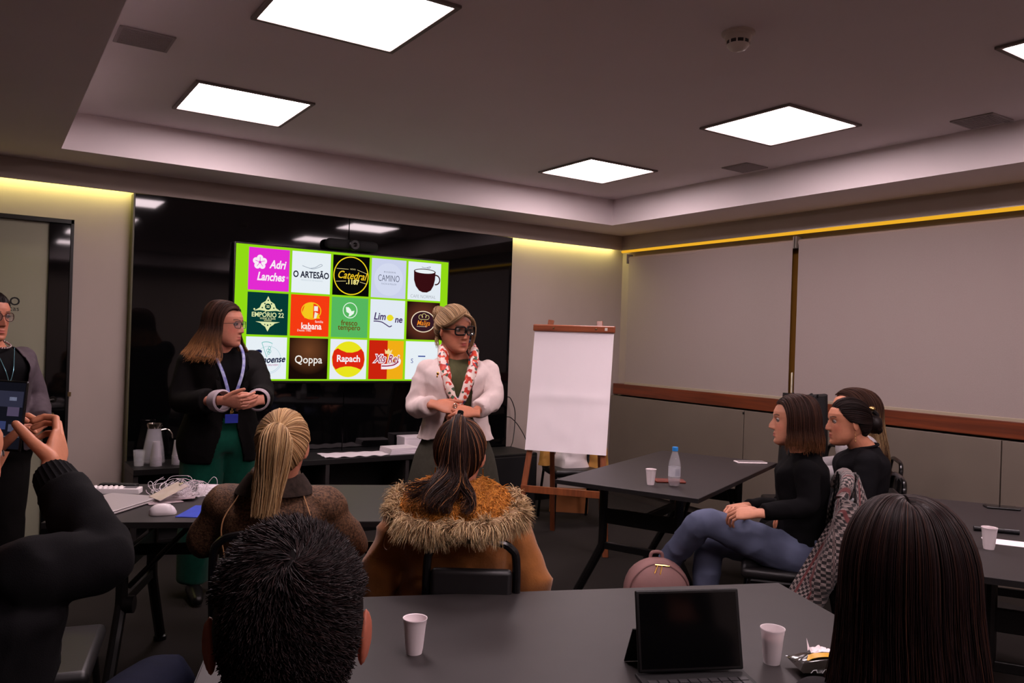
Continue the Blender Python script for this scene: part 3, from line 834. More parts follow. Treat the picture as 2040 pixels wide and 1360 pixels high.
b = B(); box(b, (-.128, .0, .0), (.128, .004, .11), .001); fl = mesh_obj('stand_flap', b, mat('folio_black', (17, 16, 17), .6), t, loc=(0, .095, .0)); fl.rotation_euler = (rad(30), 0, 0)

# ---- snack packet and tissue
def pillow(bm, w, d, h, n=18, crimp=.012):
    G1 = []; G2 = []
    for i in range(n + 1):
        u = i / n; r1 = []; r2 = []
        for j in range(n + 1):
            v = j / n
            k = (math.sin(PI * u) * math.sin(PI * v)) ** .45
            wob = .004 * mnoise.noise(Vector((u * 6, v * 6, 1))) * (1 if 0 < i < n else 0)
            x = (u - .5) * w; y = (v - .5) * d
            r1.append(Vector((x, y, h * .5 + h * .5 * k + wob))); r2.append(Vector((x, y, h * .5 - h * .48 * k)))
        G1.append(r1); G2.append(r2[::-1])
    grid_sheet(bm, G1); grid_sheet(bm, G2); bmesh.ops.remove_doubles(bm, verts=bm.verts, dist=1e-5)
t = thing('snack_packet', 'glossy black and yellow snack packet beside the dark haired woman', 'packet', (1.66, 1.14, .75), rad(-30))
b = B(); pillow(b, .16, .10, .04); mesh_obj('foil_bag', b, mat('foil_black', (16, 14, 10), .18, spec=.6, coat=.5), t)
G = [[Vector((-.07 + .14 * i / 10, -.012 + .024 * j, .0425 - .022 * (abs(i - 5) / 5) ** 3)) for j in range(2)] for i in range(11)]
b = B(); grid_sheet(b, G); solid(b, .001); mesh_obj('yellow_stripe', b, mat('foil_yellow', (196, 146, 24), .3), t)
b = B(); G = [[Vector((.05 * (i / 8 - .5), .04 * (j / 8 - .5), .012 + .02 * abs(mnoise.noise(Vector((i * .6, j * .6, 4)))) + (.03 if (i, j) == (0, 8) else 0))) for j in range(9)] for i in range(9)]
grid_sheet(b, G); solid(b, .001); o = mesh_obj('crumpled_tissue', b, mat('tissue', (225, 212, 214), .9)); o.location = (1.735, 1.215, .7475); tag(o, 'small crumpled white tissue beside the snack packet', 'tissue')

# ---- left table: laptop, mouse, charger block, remote, badges, folder
M_silver = mat('laptop_silver', (178, 170, 170), .35, metal=.25, spec=.5)
t = thing('laptop', 'closed silver laptop on the left end of the table', 'laptop', (.455, 3.70, .75), rad(47))
b = B(); box(b, (-.175, -.12, .003), (.175, .12, .011), .003, seg=3); mesh_obj('base', b, M_silver, t)
b = B(); box(b, (-.175, -.12, .0125), (.175, .12, .0185), .0028, seg=3); mesh_obj('lid', b, M_silver, t)
b = B(); box(b, (-.17, .112, .009), (.17, .1205, .014)); mesh_obj('hinge', b, M_black, t, smooth=False)
b = B()
for k in range(3): box(b, (.1745, -.02 + .03 * k, .0045), (.1756, -.004 + .03 * k, .0095))
mesh_obj('port', b, M_black, t, smooth=False)
t = thing('computer_mouse', 'silver wireless mouse beside the laptop', 'mouse', (.62, 3.46, .75), rad(-12))
G = []
b = B(); rings = []
for i in range(13):
    u = i / 12; x = -.052 + .104 * u; wv = .029 * (1 - abs(2 * u - 1) ** 3.2) ** .5 + .001; hh = .034 * (1 - abs(2 * u - .95) ** 2.6 if abs(2 * u - .95) < 1 else 0) ** .6 + .006
    rings.append([Vector((x, wv * math.cos(a), max(0.001, .004 + hh * math.sin(a)) if math.sin(a) > 0 else .001)) for a in [2 * PI * k / 20 for k in range(20)]])
loft(b, rings); mesh_obj('shell', b, mat('mouse_silver', (200, 190, 192), .3, spec=.5), t)
b = B(); lathe(b, [(0, -.004), (.010, -.004), (.010, .004), (0, .004)], 14, mtx=Matrix.Translation((.022, 0, .031)) @ Matrix.Rotation(PI / 2, 4, 'X')); mesh_obj('scroll_wheel', b, mat('wheel_white', (226, 220, 220), .4), t)
t = thing('power_strip', 'white multi-socket block behind the laptop', 'power strip', (.52, 3.985, .75), rad(-24))
b = B(); box(b, (-.13, -.03, 0), (.10, .03, .026), .004); mesh_obj('body', b, mat('strip_white', (226, 218, 218), .45), t)
b = B()
for k in range(7): box(b, (-.125 + k * .022, -.024, .025), (-.115 + k * .022, .024, .031), .001)
mesh_obj('rib_row', b, mat('strip_white', (226, 218, 218), .45), t, smooth=False)
b = B(); box(b, (.03, -.022, .0255), (.085, .022, .0275)); mesh_obj('socket_face', b, mat('socket_grey', (96, 92, 96), .4), t, smooth=False)
t = thing('remote_control', 'black remote control at the back left table corner', 'remote', (.545, 4.13, .75), rad(-30))
b = B(); box(b, (-.085, -.022, 0), (.085, .022, .018), .006, seg=3); mesh_obj('case', b, mat('remote_black', (20, 19, 20), .5), t)
for k in range(6):
    b = B(); lathe(b, [(.0055, .0175), (.005, .0195), (0, .02)], 10, (-.06 + k * .022, 0, 0)); mesh_obj('button', b, mat('button_grey', (60, 58, 60), .5), t)
# tangle of clear lanyard cords
M_cord = mat('clear_cord', (214, 204, 208), .25, spec=.6)
b = B()
for k in range(46):
    c0 = Vector((random.gauss(0, .055), random.gauss(0, .03), 0)); R_ = .02 + random.random() * .045; ph = random.random() * 6.28; tl = random.random() * 1.25
    pts = []
    for i in range(15):
        a = ph + i / 14 * (4.0 + 2.2 * random.random())
        pts.append(c0 + Vector((R_ * math.cos(a), R_ * .8 * math.sin(a) * math.cos(tl), max(.003, .012 + R_ * (.75 * math.sin(tl)) * (1 + math.sin(a)) * .9 + .004 * random.random()))))
    tube(b, smooth_path(pts, 3), .0011, 5)
for pts in ([(.06, .01, .01), (.075, .012, .055), (.10, .01, .088), (.118, .006, .075), (.115, 0, .03), (.09, -.02, .004)], [(-.13, .03, .004), (-.175, .02, .03), (-.185, .02, .055), (-.17, .02, .06), (-.15, .0, .03), (-.11, -.02, .012)],
            [(-.03, 0, .03), (-.01, .0, .065), (.03, .01, .07), (.06, .0, .05), (.07, -.02, .02)]):
    tube(b, smooth_path(pts, 6), .0013, 6)
o = mesh_obj('lanyard_cord_tangle', b, M_cord); o.location = (.785, 3.78, .75); o.rotation_euler = (0, 0, rad(-28)); o['kind'] = 'stuff'; tag(o, 'tangle of clear plastic lanyard cords on the table', 'cords')
M_badge = mat('badge_sleeve', (160, 142, 146), .2, spec=.6, noise=(20, .1))
for k, (x, y, z, rx, ry, rz, lab) in enumerate(((.690, 3.725, .790, rad(4), rad(-20), rad(20), 'plastic badge sleeve leaning uppermost against the cords'), (.665, 3.70, .752, 0, 0, rad(5), 'plastic badge sleeve lying flat nearest the mouse'), (.735, 3.735, .7585, rad(2), rad(-4), rad(-20), 'badge sleeve lying under the leaning one'))):
    t = thing('badge_sleeve', lab, 'badge', (x, y, z), 0, 'visitor badges on the table'); t.rotation_euler = (rx, ry, rz)
    b = B(); slab(b, .14, .09, .003, .001); mesh_obj('sleeve', b, M_badge, t)
    b = B(); slab(b, .02, .012, .005, .001); mesh_obj('clip', b, mat('clip_metal', (180, 176, 176), .25, metal=1), t, loc=(.062, 0, .002))
b = B(); slab(b, .15, .22, .003, .0008); o = mesh_obj('blue_folder', b, mat('folder_blue', (36, 62, 170), .5, noise=(9, .2))); o.location = (.775, 3.44, .75); o.rotation_euler = (0, 0, rad(-32)); tag(o, 'bright blue paper folder beside the mouse', 'folder')
t = thing('name_card', 'small white card propped beside the cords', 'card', (.872, 3.80, .75), rad(-28))
b = B(); box(b, (-.05, -.002, 0), (.05, .002, .05), .0005); o = mesh_obj('card', b, mat('paper_white', (232, 222, 228), .8), t); o.rotation_euler = (rad(-35), 0, 0)

# ---- things on the media cabinet
M_paper = mat('paper_white', (232, 222, 228), .8)
b = B(); G = [[Vector((-.25 + .5 * i / 30, -.11 + .22 * j / 6 , .006 + .004 * math.sin(i * .9) * (1 - j / 12) + .002 * math.sin(j * 2.)))for j in range(7)] for i in range(31)]
grid_sheet(b, G); solid(b, .0035); o = mesh_obj('paper_stack', b, M_paper); o.location = (2.395, 5.81, .5765); o.rotation_euler = (0, 0, rad(-4)); tag(o, 'wavy stack of white sheets on the media cabinet', 'paper')
t = thing('booklet_pile', 'pile of white booklets on the media cabinet', 'booklets', (2.775, 5.80, .575), rad(4))
for k in range(4):
    b = B(); box(b, (-.125, -.09, 0), (.125, .09, .0115), .001); o = mesh_obj('booklet', b, mat('booklet_white', (222, 212, 218), .7), t); o.location = (.003 * k, .002 * k, .0121 * k); o.rotation_euler = (0, 0, rad((k % 3) * 1.5))
t = thing('white_box', 'white cardboard box behind the booklets', 'box', (3.0, 5.972, .575), rad(2))
b = B(); box(b, (-.13, -.07, 0), (.13, .07, .105), .002); mesh_obj('carton', b, mat('carton_white', (214, 204, 208), .7), t)
b = B(); box(b, (-.132, -.072, .09), (.132, .072, .108), .002); mesh_obj('lid', b, mat('carton_white', (214, 204, 208), .7), t)
for k in range(4):
    b = B(); tube(b, [(-.06, 0, .009), (.02, 0, .009), (.022, 0, .009), (.06, 0, .009)], [.009, .009, .0105, .0105], 12); o = mesh_obj('marker_pen', b, mat('marker_blue', (28, 36, 130), .4)); o.location = (2.91 + .012 * k, 5.745 + .021 * k, .575); o.rotation_euler = (0, 0, rad(-8 + 4 * k)); tag(o, ('blue marker pen nearest the cabinet front edge', 'blue marker pen second from the cabinet front edge', 'blue marker pen third from the cabinet front edge', 'blue marker pen touching the white box')[k], 'pen', 'blue markers on the cabinet')
M_glass = mat('clear_glass', (232, 232, 236), .05, spec=.6, alpha=.22)
t = thing('water_pitcher', 'glass water pitcher with steel rim on the cabinet', 'pitcher', (.99, 5.93, .575))
b = B(); lathe(b, [(0, .002), (.072, .002), (.075, .01), (.066, .1), (.048, .2), (.042, .24), (.047, .262), (.044, .262), (.039, .24), (.045, .2), (.063, .1), (.071, .012), (0, .008)], 32); mesh_obj('glass_body', b, mat('pitcher_glass', (200, 196, 204), .05, spec=.6, alpha=.28), t)
b = B(); lathe(b, [(.043, .238), (.0485, .252), (.0505, .27), (.047, .272), (.043, .25)], 32); mesh_obj('steel_rim', b, mat('steel', (190, 180, 170), .2, metal=1), t)
b = B(); tube(b, smooth_path([(.046, 0, .225), (.085, 0, .228), (.112, 0, .20), (.12, 0, .165)], 5), .006, 8); mesh_obj('handle', b, mat('steel', (190, 180, 170), .2, metal=1), t)
M_ccup = mat('cup_clear', (214, 206, 214), .3, alpha=.35)
def cup_stack(label, x, y, n):
    t = thing('cup_stack', label, 'cups', (x, y, .575), 0, 'stacks of upturned cups')
    for k in range(n):
        b = B(); z0 = .0085 * k
        lathe(b, [(.0385, z0), (.0385, z0 + .002), (.0355, z0 + .003), (.024, z0 + .105), (.0, z0 + .105)], 28); mesh_obj('cup', b, M_ccup, t)
cup_stack('stack of upturned clear cups in front of the pitcher', .985, 5.80, 8)
cup_stack('stack of upturned clear cups right of the pitcher', 1.125, 5.82, 8)
t = thing('drinking_glass', 'empty clear tumbler left of the cup stacks', 'glass', (.885, 5.83, .575))
b = B(); lathe(b, [(0, .001), (.03, .001), (.038, .105), (.036, .105), (.0285, .006), (0, .006)], 28); mesh_obj('tumbler', b, M_glass, t)

# ---- flip chart easel
M_easel = wood_mat('easel_wood', (116, 58, 27), (148, 80, 40), 2.5, axis=2, rough=.5)
ez = rad(-50); EX, EY = 3.46, 4.555
t = thing('flip_chart_easel', 'wooden flip chart easel with blank white paper', 'easel', (EX, EY, 0), ez)
LEAN = math.tan(rad(10))
def ep(x, z, off=0.0): return Vector((x, z * LEAN + off, z))
def slat(bm, p, q, w, d, mi=0):
    p = Vector(p); q = Vector(q); zz = (q - p).normalized(); xx = Vector((1, 0, 0)); xx = (xx - zz * xx.dot(zz)).normalized() if abs(zz.x) < .9 else Vector((0, 0, 1)); yy = zz.cross(xx)
    M = Matrix((( xx.x, yy.x, zz.x, p.x), (xx.y, yy.y, zz.y, p.y), (xx.z, yy.z, zz.z, p.z), (0, 0, 0, 1)))
    box(bm, (-w / 2, -d / 2, 0), (w / 2, d / 2, (q - p).length), .002, mi, M)
for s in (-1, 1):
    b = B(); slat(b, ep(s * .335, 0), ep(s * .185, 1.66), .042, .022); mesh_obj('front_leg', b, M_easel, t)
    b = B(); slat(b, (s * .20, .62, .0), ep(s * .17, 1.48, .03), .036, .02); mesh_obj('rear_leg', b, wood_mat('easel_wood_dark', (84, 42, 22), (112, 58, 30), 2.5, axis=2), t)
b = B(); slat(b, ep(-.315, .42, -.012), ep(.315, .42, -.012), .05, .018); mesh_obj('cross_bar', b, M_easel, t)
b = B(); box(b, (-.31, 1.595 * LEAN - .05, 1.575), (.31, 1.595 * LEAN - .022, 1.625), .008, seg=3); cl = mesh_obj('clamp_bar', b, wood_mat('clamp_wood', (122, 56, 26), (160, 82, 42), 2.5, axis=0), t)
b = B()
for x in (-.15, .17): lathe(b, [(.008, 0), (.006, .006), (0, .007)], 10, mtx=Matrix.Translation((x, 1.595 * LEAN - .05, 1.60)) @ RX)
mesh_obj('screw', b, mat('brass_dull', (120, 100, 70), .35, metal=.9), cl)
b = B(); box(b, (.235, 1.595 * LEAN - .0515, 1.59), (.255, 1.595 * LEAN - .0495, 1.612)); mesh_obj('tape_scrap', b, mat('tape_white', (220, 210, 200), .7), cl, smooth=False)
b = B(); box(b, (-.28, .73 * LEAN - .018, 0), (.28, .73 * LEAN - .006, 0.001)); b.free()
b = B(); slat(b, ep(0, .74, -.018), ep(0, 1.58, -.018), .56, .008); mesh_obj('backing_board', b, M_easel, t)
for k, off in enumerate((-.026, -.029)):
    G = []
    for i in range(25):
        x = -.30 + .6 * i / 24; row = []
        for j in range(33):
            z = .70 + .895 * j / 32
            crease = -.006 * math.exp(-((z - 1.10) / .02) ** 2) if k else 0
            wob = (.005 * mnoise.noise(Vector((x * 5, z * 5, k))) + .004 * mnoise.noise(Vector((x * 14, z * 9, 7)))) * (1.595 - z) * 1.5
            row.append(ep(x, z, off + crease + wob - .012 * ((1.595 - z) / .9) ** 2 * k))
        G.append(row)
    b = B(); grid_sheet(b, G); solid(b, .0006); mesh_obj('paper_sheet', b, mat('flipchart_paper', (240, 230, 234), .85), t)

# ---- chair with bags behind the easel
make_chair('black chair with bags on it behind the easel', 4.10, 5.24, rad(-200), .40, .85)
M_plastic = mat('bag_white', (214, 204, 204), .45, spec=.5)
def sack(bm, w, d, h, seed, n=28, m_=14, taper=.7):
    rings = []
    for j in range(m_):
        v = j / (m_ - 1); k = (1 - (1 - taper) * v) * (1 - .25 * max(0, v - .8) * 5 * .6)
        rings.append([Vector((w / 2 * k * (abs(math.cos(a)) ** .6) * math.copysign(1, math.cos(a)) * (1 + .22 * mnoise.noise(Vector((a * 1.5, v * 4, seed)))), d / 2 * k * (abs(math.sin(a)) ** .6) * math.copysign(1, math.sin(a)) * (1 + .22 * mnoise.noise(Vector((a * 1.5 + 9, v * 4, seed)))), h * v)) for a in [2 * PI * i / n for i in range(n)]])
    loft(bm, rings)
b = B(); sack(b, .28, .22, .26, 3.3); o = mesh_obj('plastic_bag', b, M_plastic); o.location = (4.08, 5.25, .476); tag(o, 'crumpled white plastic bag on the chair behind the easel', 'bag')
b = B(); sack(b, .13, .16, .22, 8.1); o = mesh_obj('brown_bag', b, mat('bag_tan', (176, 128, 60), .7)); o.location = (4.27, 5.12, .476); tag(o, 'tan bag on the chair right of the white plastic bag', 'bag')
b = B(); sack(b, .09, .10, .2, 5.5); o = mesh_obj('brown_bag', b, mat('bag_tan', (176, 128, 60), .7)); o.location = (3.90, 5.37, .476); tag(o, 'small tan bag on the chair left of the white plastic bag', 'bag')
t = thing('cardboard_box', 'brown cardboard box on the floor beneath the chair behind the easel', 'box', (4.36, 5.62, 0), rad(-40))
b = B(); box(b, (-.17, -.05, 0), (.17, .05, .20), .003); mesh_obj('carton', b, mat('cardboard', (150, 92, 50), .8), t)
b = B(); box(b, (-.17, -.075, .19), (.17, -.05, .2), .001); mesh_obj('flap', b, mat('cardboard', (150, 92, 50), .8), t)
# cables on the wall beside the black panel
for pts, lab in (([(3.975, 6.12, .98), (4.02, 6.1, .97), (4.06, 6.08, .86), (4.05, 6.06, .72), (3.99, 5.99, .60), (3.93, 5.93, .552)], 'black cable looping down the wall to the subwoofer'),
                 ([(3.975, 6.12, .80), (4.03, 6.09, .79), (4.12, 6.08, .70), (4.20, 6.07, .55), (4.22, 6.05, .30), (4.10, 5.99, .01), (3.9, 6.03, .006)], 'thin black cable drooping beside the easel')):
    b = B(); tube(b, smooth_path(pts, 8), .0042, 6); tag(mesh_obj('cable', b, mat('cable_black', (16, 15, 16), .5)), lab, 'cable')
# black tote bag standing on the far end of the bottle table
make_chair('empty black chair by the blinds holding a tall black bag', 4.70, 3.46, rad(60), .38, .84)
t = thing('tote_bag', 'tall black bag standing on a chair behind the bob haired woman', 'bag', (4.70, 3.47, .476), rad(-36))
b = B(); rings = []
for j in range(10):
    v = j / 9; w = .165 - .02 * v; d = .10 - .05 * v
    rings.append([Vector((w * math.copysign(abs(math.cos(a)) ** .45, math.cos(a)), d * math.copysign(abs(math.sin(a)) ** .45, math.sin(a)) * (1 + .1 * mnoise.noise(Vector((a, v * 3, 2)))), .72 * v + .008 * math.sin(a * 2 + 1) * v)) for a in [2 * PI * i / 28 for i in range(28)]])
loft(b, rings); mesh_obj('bag_body', b, mat('bag_black', (17, 16, 17), .7, bump=(200, .2, .002)), t)
for s in (-1, 1):
    b = B(); tube(b, smooth_path([(-.07, s * .045, .70), (-.06, s * .06, .722), (0, s * .075, .66), (.06, s * .06, .722), (.07, s * .045, .70)], 5), .005, 6); mesh_obj('strap', b, mat('bag_black', (17, 16, 17), .7), t)

# ---- pink backpack
M_bp = mat('backpack_pink', (134, 98, 95), .7, noise=(12, .08), bump=(240, .15, .002))
M_zip = mat('zip_gold', (226, 184, 96), .25, metal=1)
t = thing('backpack', 'dusty pink backpack with gold zips on the floor', 'backpack', (2.73, 2.81, 0), rad(-33)); t.scale = (1.06, 1.06, 1.1)
def bp_ring(z, k=1.0):
    w = .15 * k; top = .43
    if z > .27: w *= math.sqrt(max(.02, 1 - ((z - .27) / .165) ** 2.4))
    d = .085 * (1 if z < .33 else max(.25, 1 - ((z - .33) / .11) ** 2 * .8))
    if z < .04: w *= .9; d *= .85
    return [Vector((w * math.copysign(abs(math.cos(a)) ** .6, math.cos(a)), d * math.copysign(abs(math.sin(a)) ** .6, math.sin(a)), z)) for a in [2 * PI * i / 36 for i in range(36)]]
b = B(); loft(b, [bp_ring(z) for z in (0, .015, .04, .1, .2, .27, .31, .34, .37, .395, .412, .424, .431)]); mesh_obj('main_body', b, M_bp, t)
b = B()
rings = []
for z in (.05, .06, .1, .2, .25, .28, .295, .30):
    w = .118 * (1 if z < .24 else math.sqrt(max(.05, 1 - ((z - .24) / .066) ** 2))); d = .03 if .055 < z < .295 else .015
    rings.append([Vector((w * math.copysign(abs(math.cos(a)) ** .6, math.cos(a)), -.085 - d * max(0, -math.sin(a)) ** .6 + .01 * max(0, math.sin(a)), z)) for a in [2 * PI * i / 28 for i in range(28)]])
loft(b, rings); mesh_obj('front_pocket', b, M_bp, t)
b = B(); tube(b, smooth_path([(-.10, -.10, .312), (-.05, -.099, .318), (.0, -.099, .318), (.05, -.099, .316), (.11, -.098, .308)], 5), .004, 6)
tube(b, smooth_path([(-.135, -.06, .30), (-.115, -.064, .36), (-.06, -.05, .405), (0, -.04, .418), (.06, -.05, .405), (.115, -.064, .36), (.135, -.06, .30)], 6), .0035, 6); mesh_obj('seam_piping', b, mat('backpack_dark', (104, 72, 70), .7), t)
b = B(); tube(b, [(-.02, -.046, .414), (.045, -.046, .410)], .005, 6); tube(b, [(-.01, -.052, .412), (-.025, -.07, .385)], .003, 6); tube(b, [(.01, -.052, .412), (.0, -.07, .38)], .003, 6)
tube(b, [(-.105, -.104, .316), (-.11, -.11, .285)], .004, 6); tube(b, [(.02, -.105, .317), (.085, -.105, .314)], .004, 6); tube(b, [(-.11, -.104, .315), (-.07, -.104, .317)], .004, 6); mesh_obj('gold_zip', b, M_zip, t)
b = B(); tube(b, smooth_path([(-.03, .03, .42), (-.02, .03, .45), (.02, .03, .45), (.03, .03, .42)], 5), .008, 8); mesh_obj('grab_handle', b, M_bp, t)
# ================================================================== PEOPLE: BUILDERS
M_skin = mat('skin', (200, 140, 110), .48, spec=.35, attr='tint', noise=(60, .05), bump=(400, .06, .001))
M_hair = mat('hair', (40, 28, 20), .42, spec=.14, attr='tint', aniso=.4)
M_fur = mat('fur', (180, 150, 110), .8, spec=.2, attr='tint')
M_eyew = mat('eye_white', (158, 142, 136), .25); M_iris = mat('eye_iris', (38, 24, 16), .1); M_lash = mat('eye_lash', (20, 14, 12), .6)

HZ = [-.116, -.108, -.094, -.075, -.05, -.025, .0, .025, .05, .075, .094, .107, .1145]
HF = [.066, .080, .087, .088, .0875, .0865, .087, .091, .0915, .080, .060, .036, .008]
HB = [-.012, -.004, .012, .040, .070, .088, .098, .1025, .0985, .085, .064, .040, .010]
HW = [.016, .032, .045, .0555, .063, .0685, .072, .0745, .0735, .0635, .047, .029, .007]
def interp(x, X, Y): return float(np.interp(x, X, Y))
def g2(x, z, cx, cz, sx, sz): return math.exp(-((x - cx) / sx) ** 2 - ((z - cz) / sz) ** 2)
def sstep(a, b, x):
    t = min(1, max(0, (x - a) / (b - a))); return t * t * (3 - 2 * t)

def head_bm(bm, M, nose=1.0, jaw=1.0, ears=True, ear_out=0.0):
    """head as stacked contour rings with a modelled face; M places it"""
    zs = np.concatenate([np.linspace(-.116, .09, 64), np.linspace(.0935, .1145, 10)])
    n = 72; rings = []
    for z in zs:
        f = interp(z, HZ, HF); bk = interp(z, HZ, HB); w = interp(z, HZ, HW)
        if z < -.02: w *= lerp(1, jaw, sstep(-.02, -.07, z))
        mid = (f - bk) / 2; half = (f + bk) / 2
        ring = []
        for k in range(n):
            a = 2 * PI * k / n
            ca, sa = math.cos(a), math.sin(a)
            x = w * math.copysign(abs(sa) ** .92, sa); y = mid + half * math.copysign(abs(ca) ** .88, ca)
            if ca > 0.05:
                d = 0.0
                nz = sstep(.032, -.024, z) * (1 - sstep(-.031, -.043, z))
                d += nose * .026 * nz * math.exp(-(x / lerp(.0068, .0105, sstep(.02, -.03, z))) ** 2)
                d += nose * .009 * g2(abs(x), z, .0125, -.031, .006, .008)
                d -= .0085 * g2(abs(x), z, .031, .012, .0165, .0115)
                d += .0045 * g2(abs(x), z, .026, .031, .022, .008)
                d += .004 * g2(abs(x), z, .042, -.022, .020, .018)
                d += .0055 * math.exp(-(x / .0175) ** 4) * (math.exp(-((z + .0575) / .0052) ** 2) + 1.12 * math.exp(-((z + .0685) / .0055) ** 2))
                d -= .004 * math.exp(-(x / .021) ** 4) * math.exp(-((z + .0625) / .0022) ** 2)
                d -= .0035 * g2(x, z, 0, -.082, .02, .006)
                d += .0065 * g2(x, z, 0, -.101, .019, .011)
                y += d * sstep(.05, .5, ca)
            ring.append(M @ Vector((x, y, z)))
        rings.append(ring)
    loft(bm, rings)
    if ears:
        for s in (-1, 1):
            E = M @ Matrix.Translation((s * (.0735 + ear_out), -.012, -.004)) @ Matrix.Rotation(s * -.38, 4, 'Z') @ Matrix.Rotation(-.18, 4, 'X')
            t = bmesh.new(); rr = []
            for j in range(9):
                v = -1 + 2 * j / 8; q = math.sqrt(max(.06, 1 - v * v)); wy = .0175 * q * (1.0 if v > 0 else .85 + .15 * (1 + v)); hz = .032 * v
                rr.append([E @ Vector((s * (.002 + .0065 * q * math.cos(a) + .004 * (abs(math.sin(a)) ** 2) * q), wy * math.sin(a), hz)) for a in [2 * PI * i / 16 for i in range(16)]])
            loft(t, rr); append(bm, t)

def hand_bm(bm, W, d, n, side, curls, thumb=(.6, .65, .35, .5), k=1.0, spread=.06):
    """W wrist, d towards knuckles, n palm normal, side +1 right hand. curls: 4 x (mcp,pip,dip) radians"""
    d = Vector(d).normalized(); n = Vector(n); n = (n - d * n.dot(d)).normalized(); l = d.cross(n) * side
    W = Vector(W)
    rings = []
    for t_, w, th in ((-.035, .027, .020), (0, .027, .0195), (.02, .033, .019), (.05, .040, .0175), (.078, .0415, .0145), (.09, .036, .010)):
        c = W + d * t_ * k
        rings.append([c + l * (w * k * math.copysign(abs(math.cos(a)) ** .75, math.cos(a))) + n * (th * k * math.sin(a) * .8) for a in [2 * PI * i / 20 for i in range(20)]])
    loft(bm, rings)
    for i, (off, start, L, r) in enumerate(((.0285, .083, (.043, .026, .020), .0086), (.0095, .087, (.047, .030, .022), .0088), (-.0105, .084, (.043, .028, .021), .0083), (-.029, .076, (.034, .021, .018), .0073))):
        p = W + d * start * k + l * off * k - n * .002
        base = (d + l * spread * (1.5 - i) * .8).normalized()
        a = 0; pts = [p - base * .012]; rad_ = [r * k]
        for seg, ang in zip(L, curls[i]):
            pts.append(p.copy()); rad_.append(r * k * 1.03)
            a += ang
            dirv = base * math.cos(a) + n * math.sin(a)
            mid = p + dirv * seg * k * .5; pts.append(mid); rad_.append(r * k * .95)
            p = p + dirv * seg * k; r *= .93
        pts.append(p); rad_.append(r * k * .92)
        tube(bm, pts, rad_, 10, round_end=True)
    a_, b_, c_, bend = thumb
    p = W + d * .018 * k + l * .024 * k
    v = (d * a_ + l * b_ + n * c_).normalized(); p1 = p + v * .045 * k
    v2 = (v * math.cos(bend) + (d * .8 - l * .45).normalized() * math.sin(bend)).normalized(); p2 = p1 + v2 * .034 * k; p3 = p2 + v2 * .026 * k
    tube(bm, [p - v * .01, p, p1, p2, p3], [.014 * k, .0145 * k, .0115 * k, .0105 * k, .0085 * k], 12, round_end=True)

def mat_from(pos, fwd, pitch=0.0, roll=0.0):
    f = Vector(fwd); f.z = 0; f.normalize()
    r = Vector((f.y, -f.x, 0)); u = Vector((0, 0, 1))
    M = Matrix(((r.x, f.x, u.x, pos[0]), (r.y, f.y, u.y, pos[1]), (r.z, f.z, u.z, pos[2]), (0, 0, 0, 1)))
    return M @ Matrix.Rotation(pitch, 4, 'X') @ Matrix.Rotation(roll, 4, 'Y')

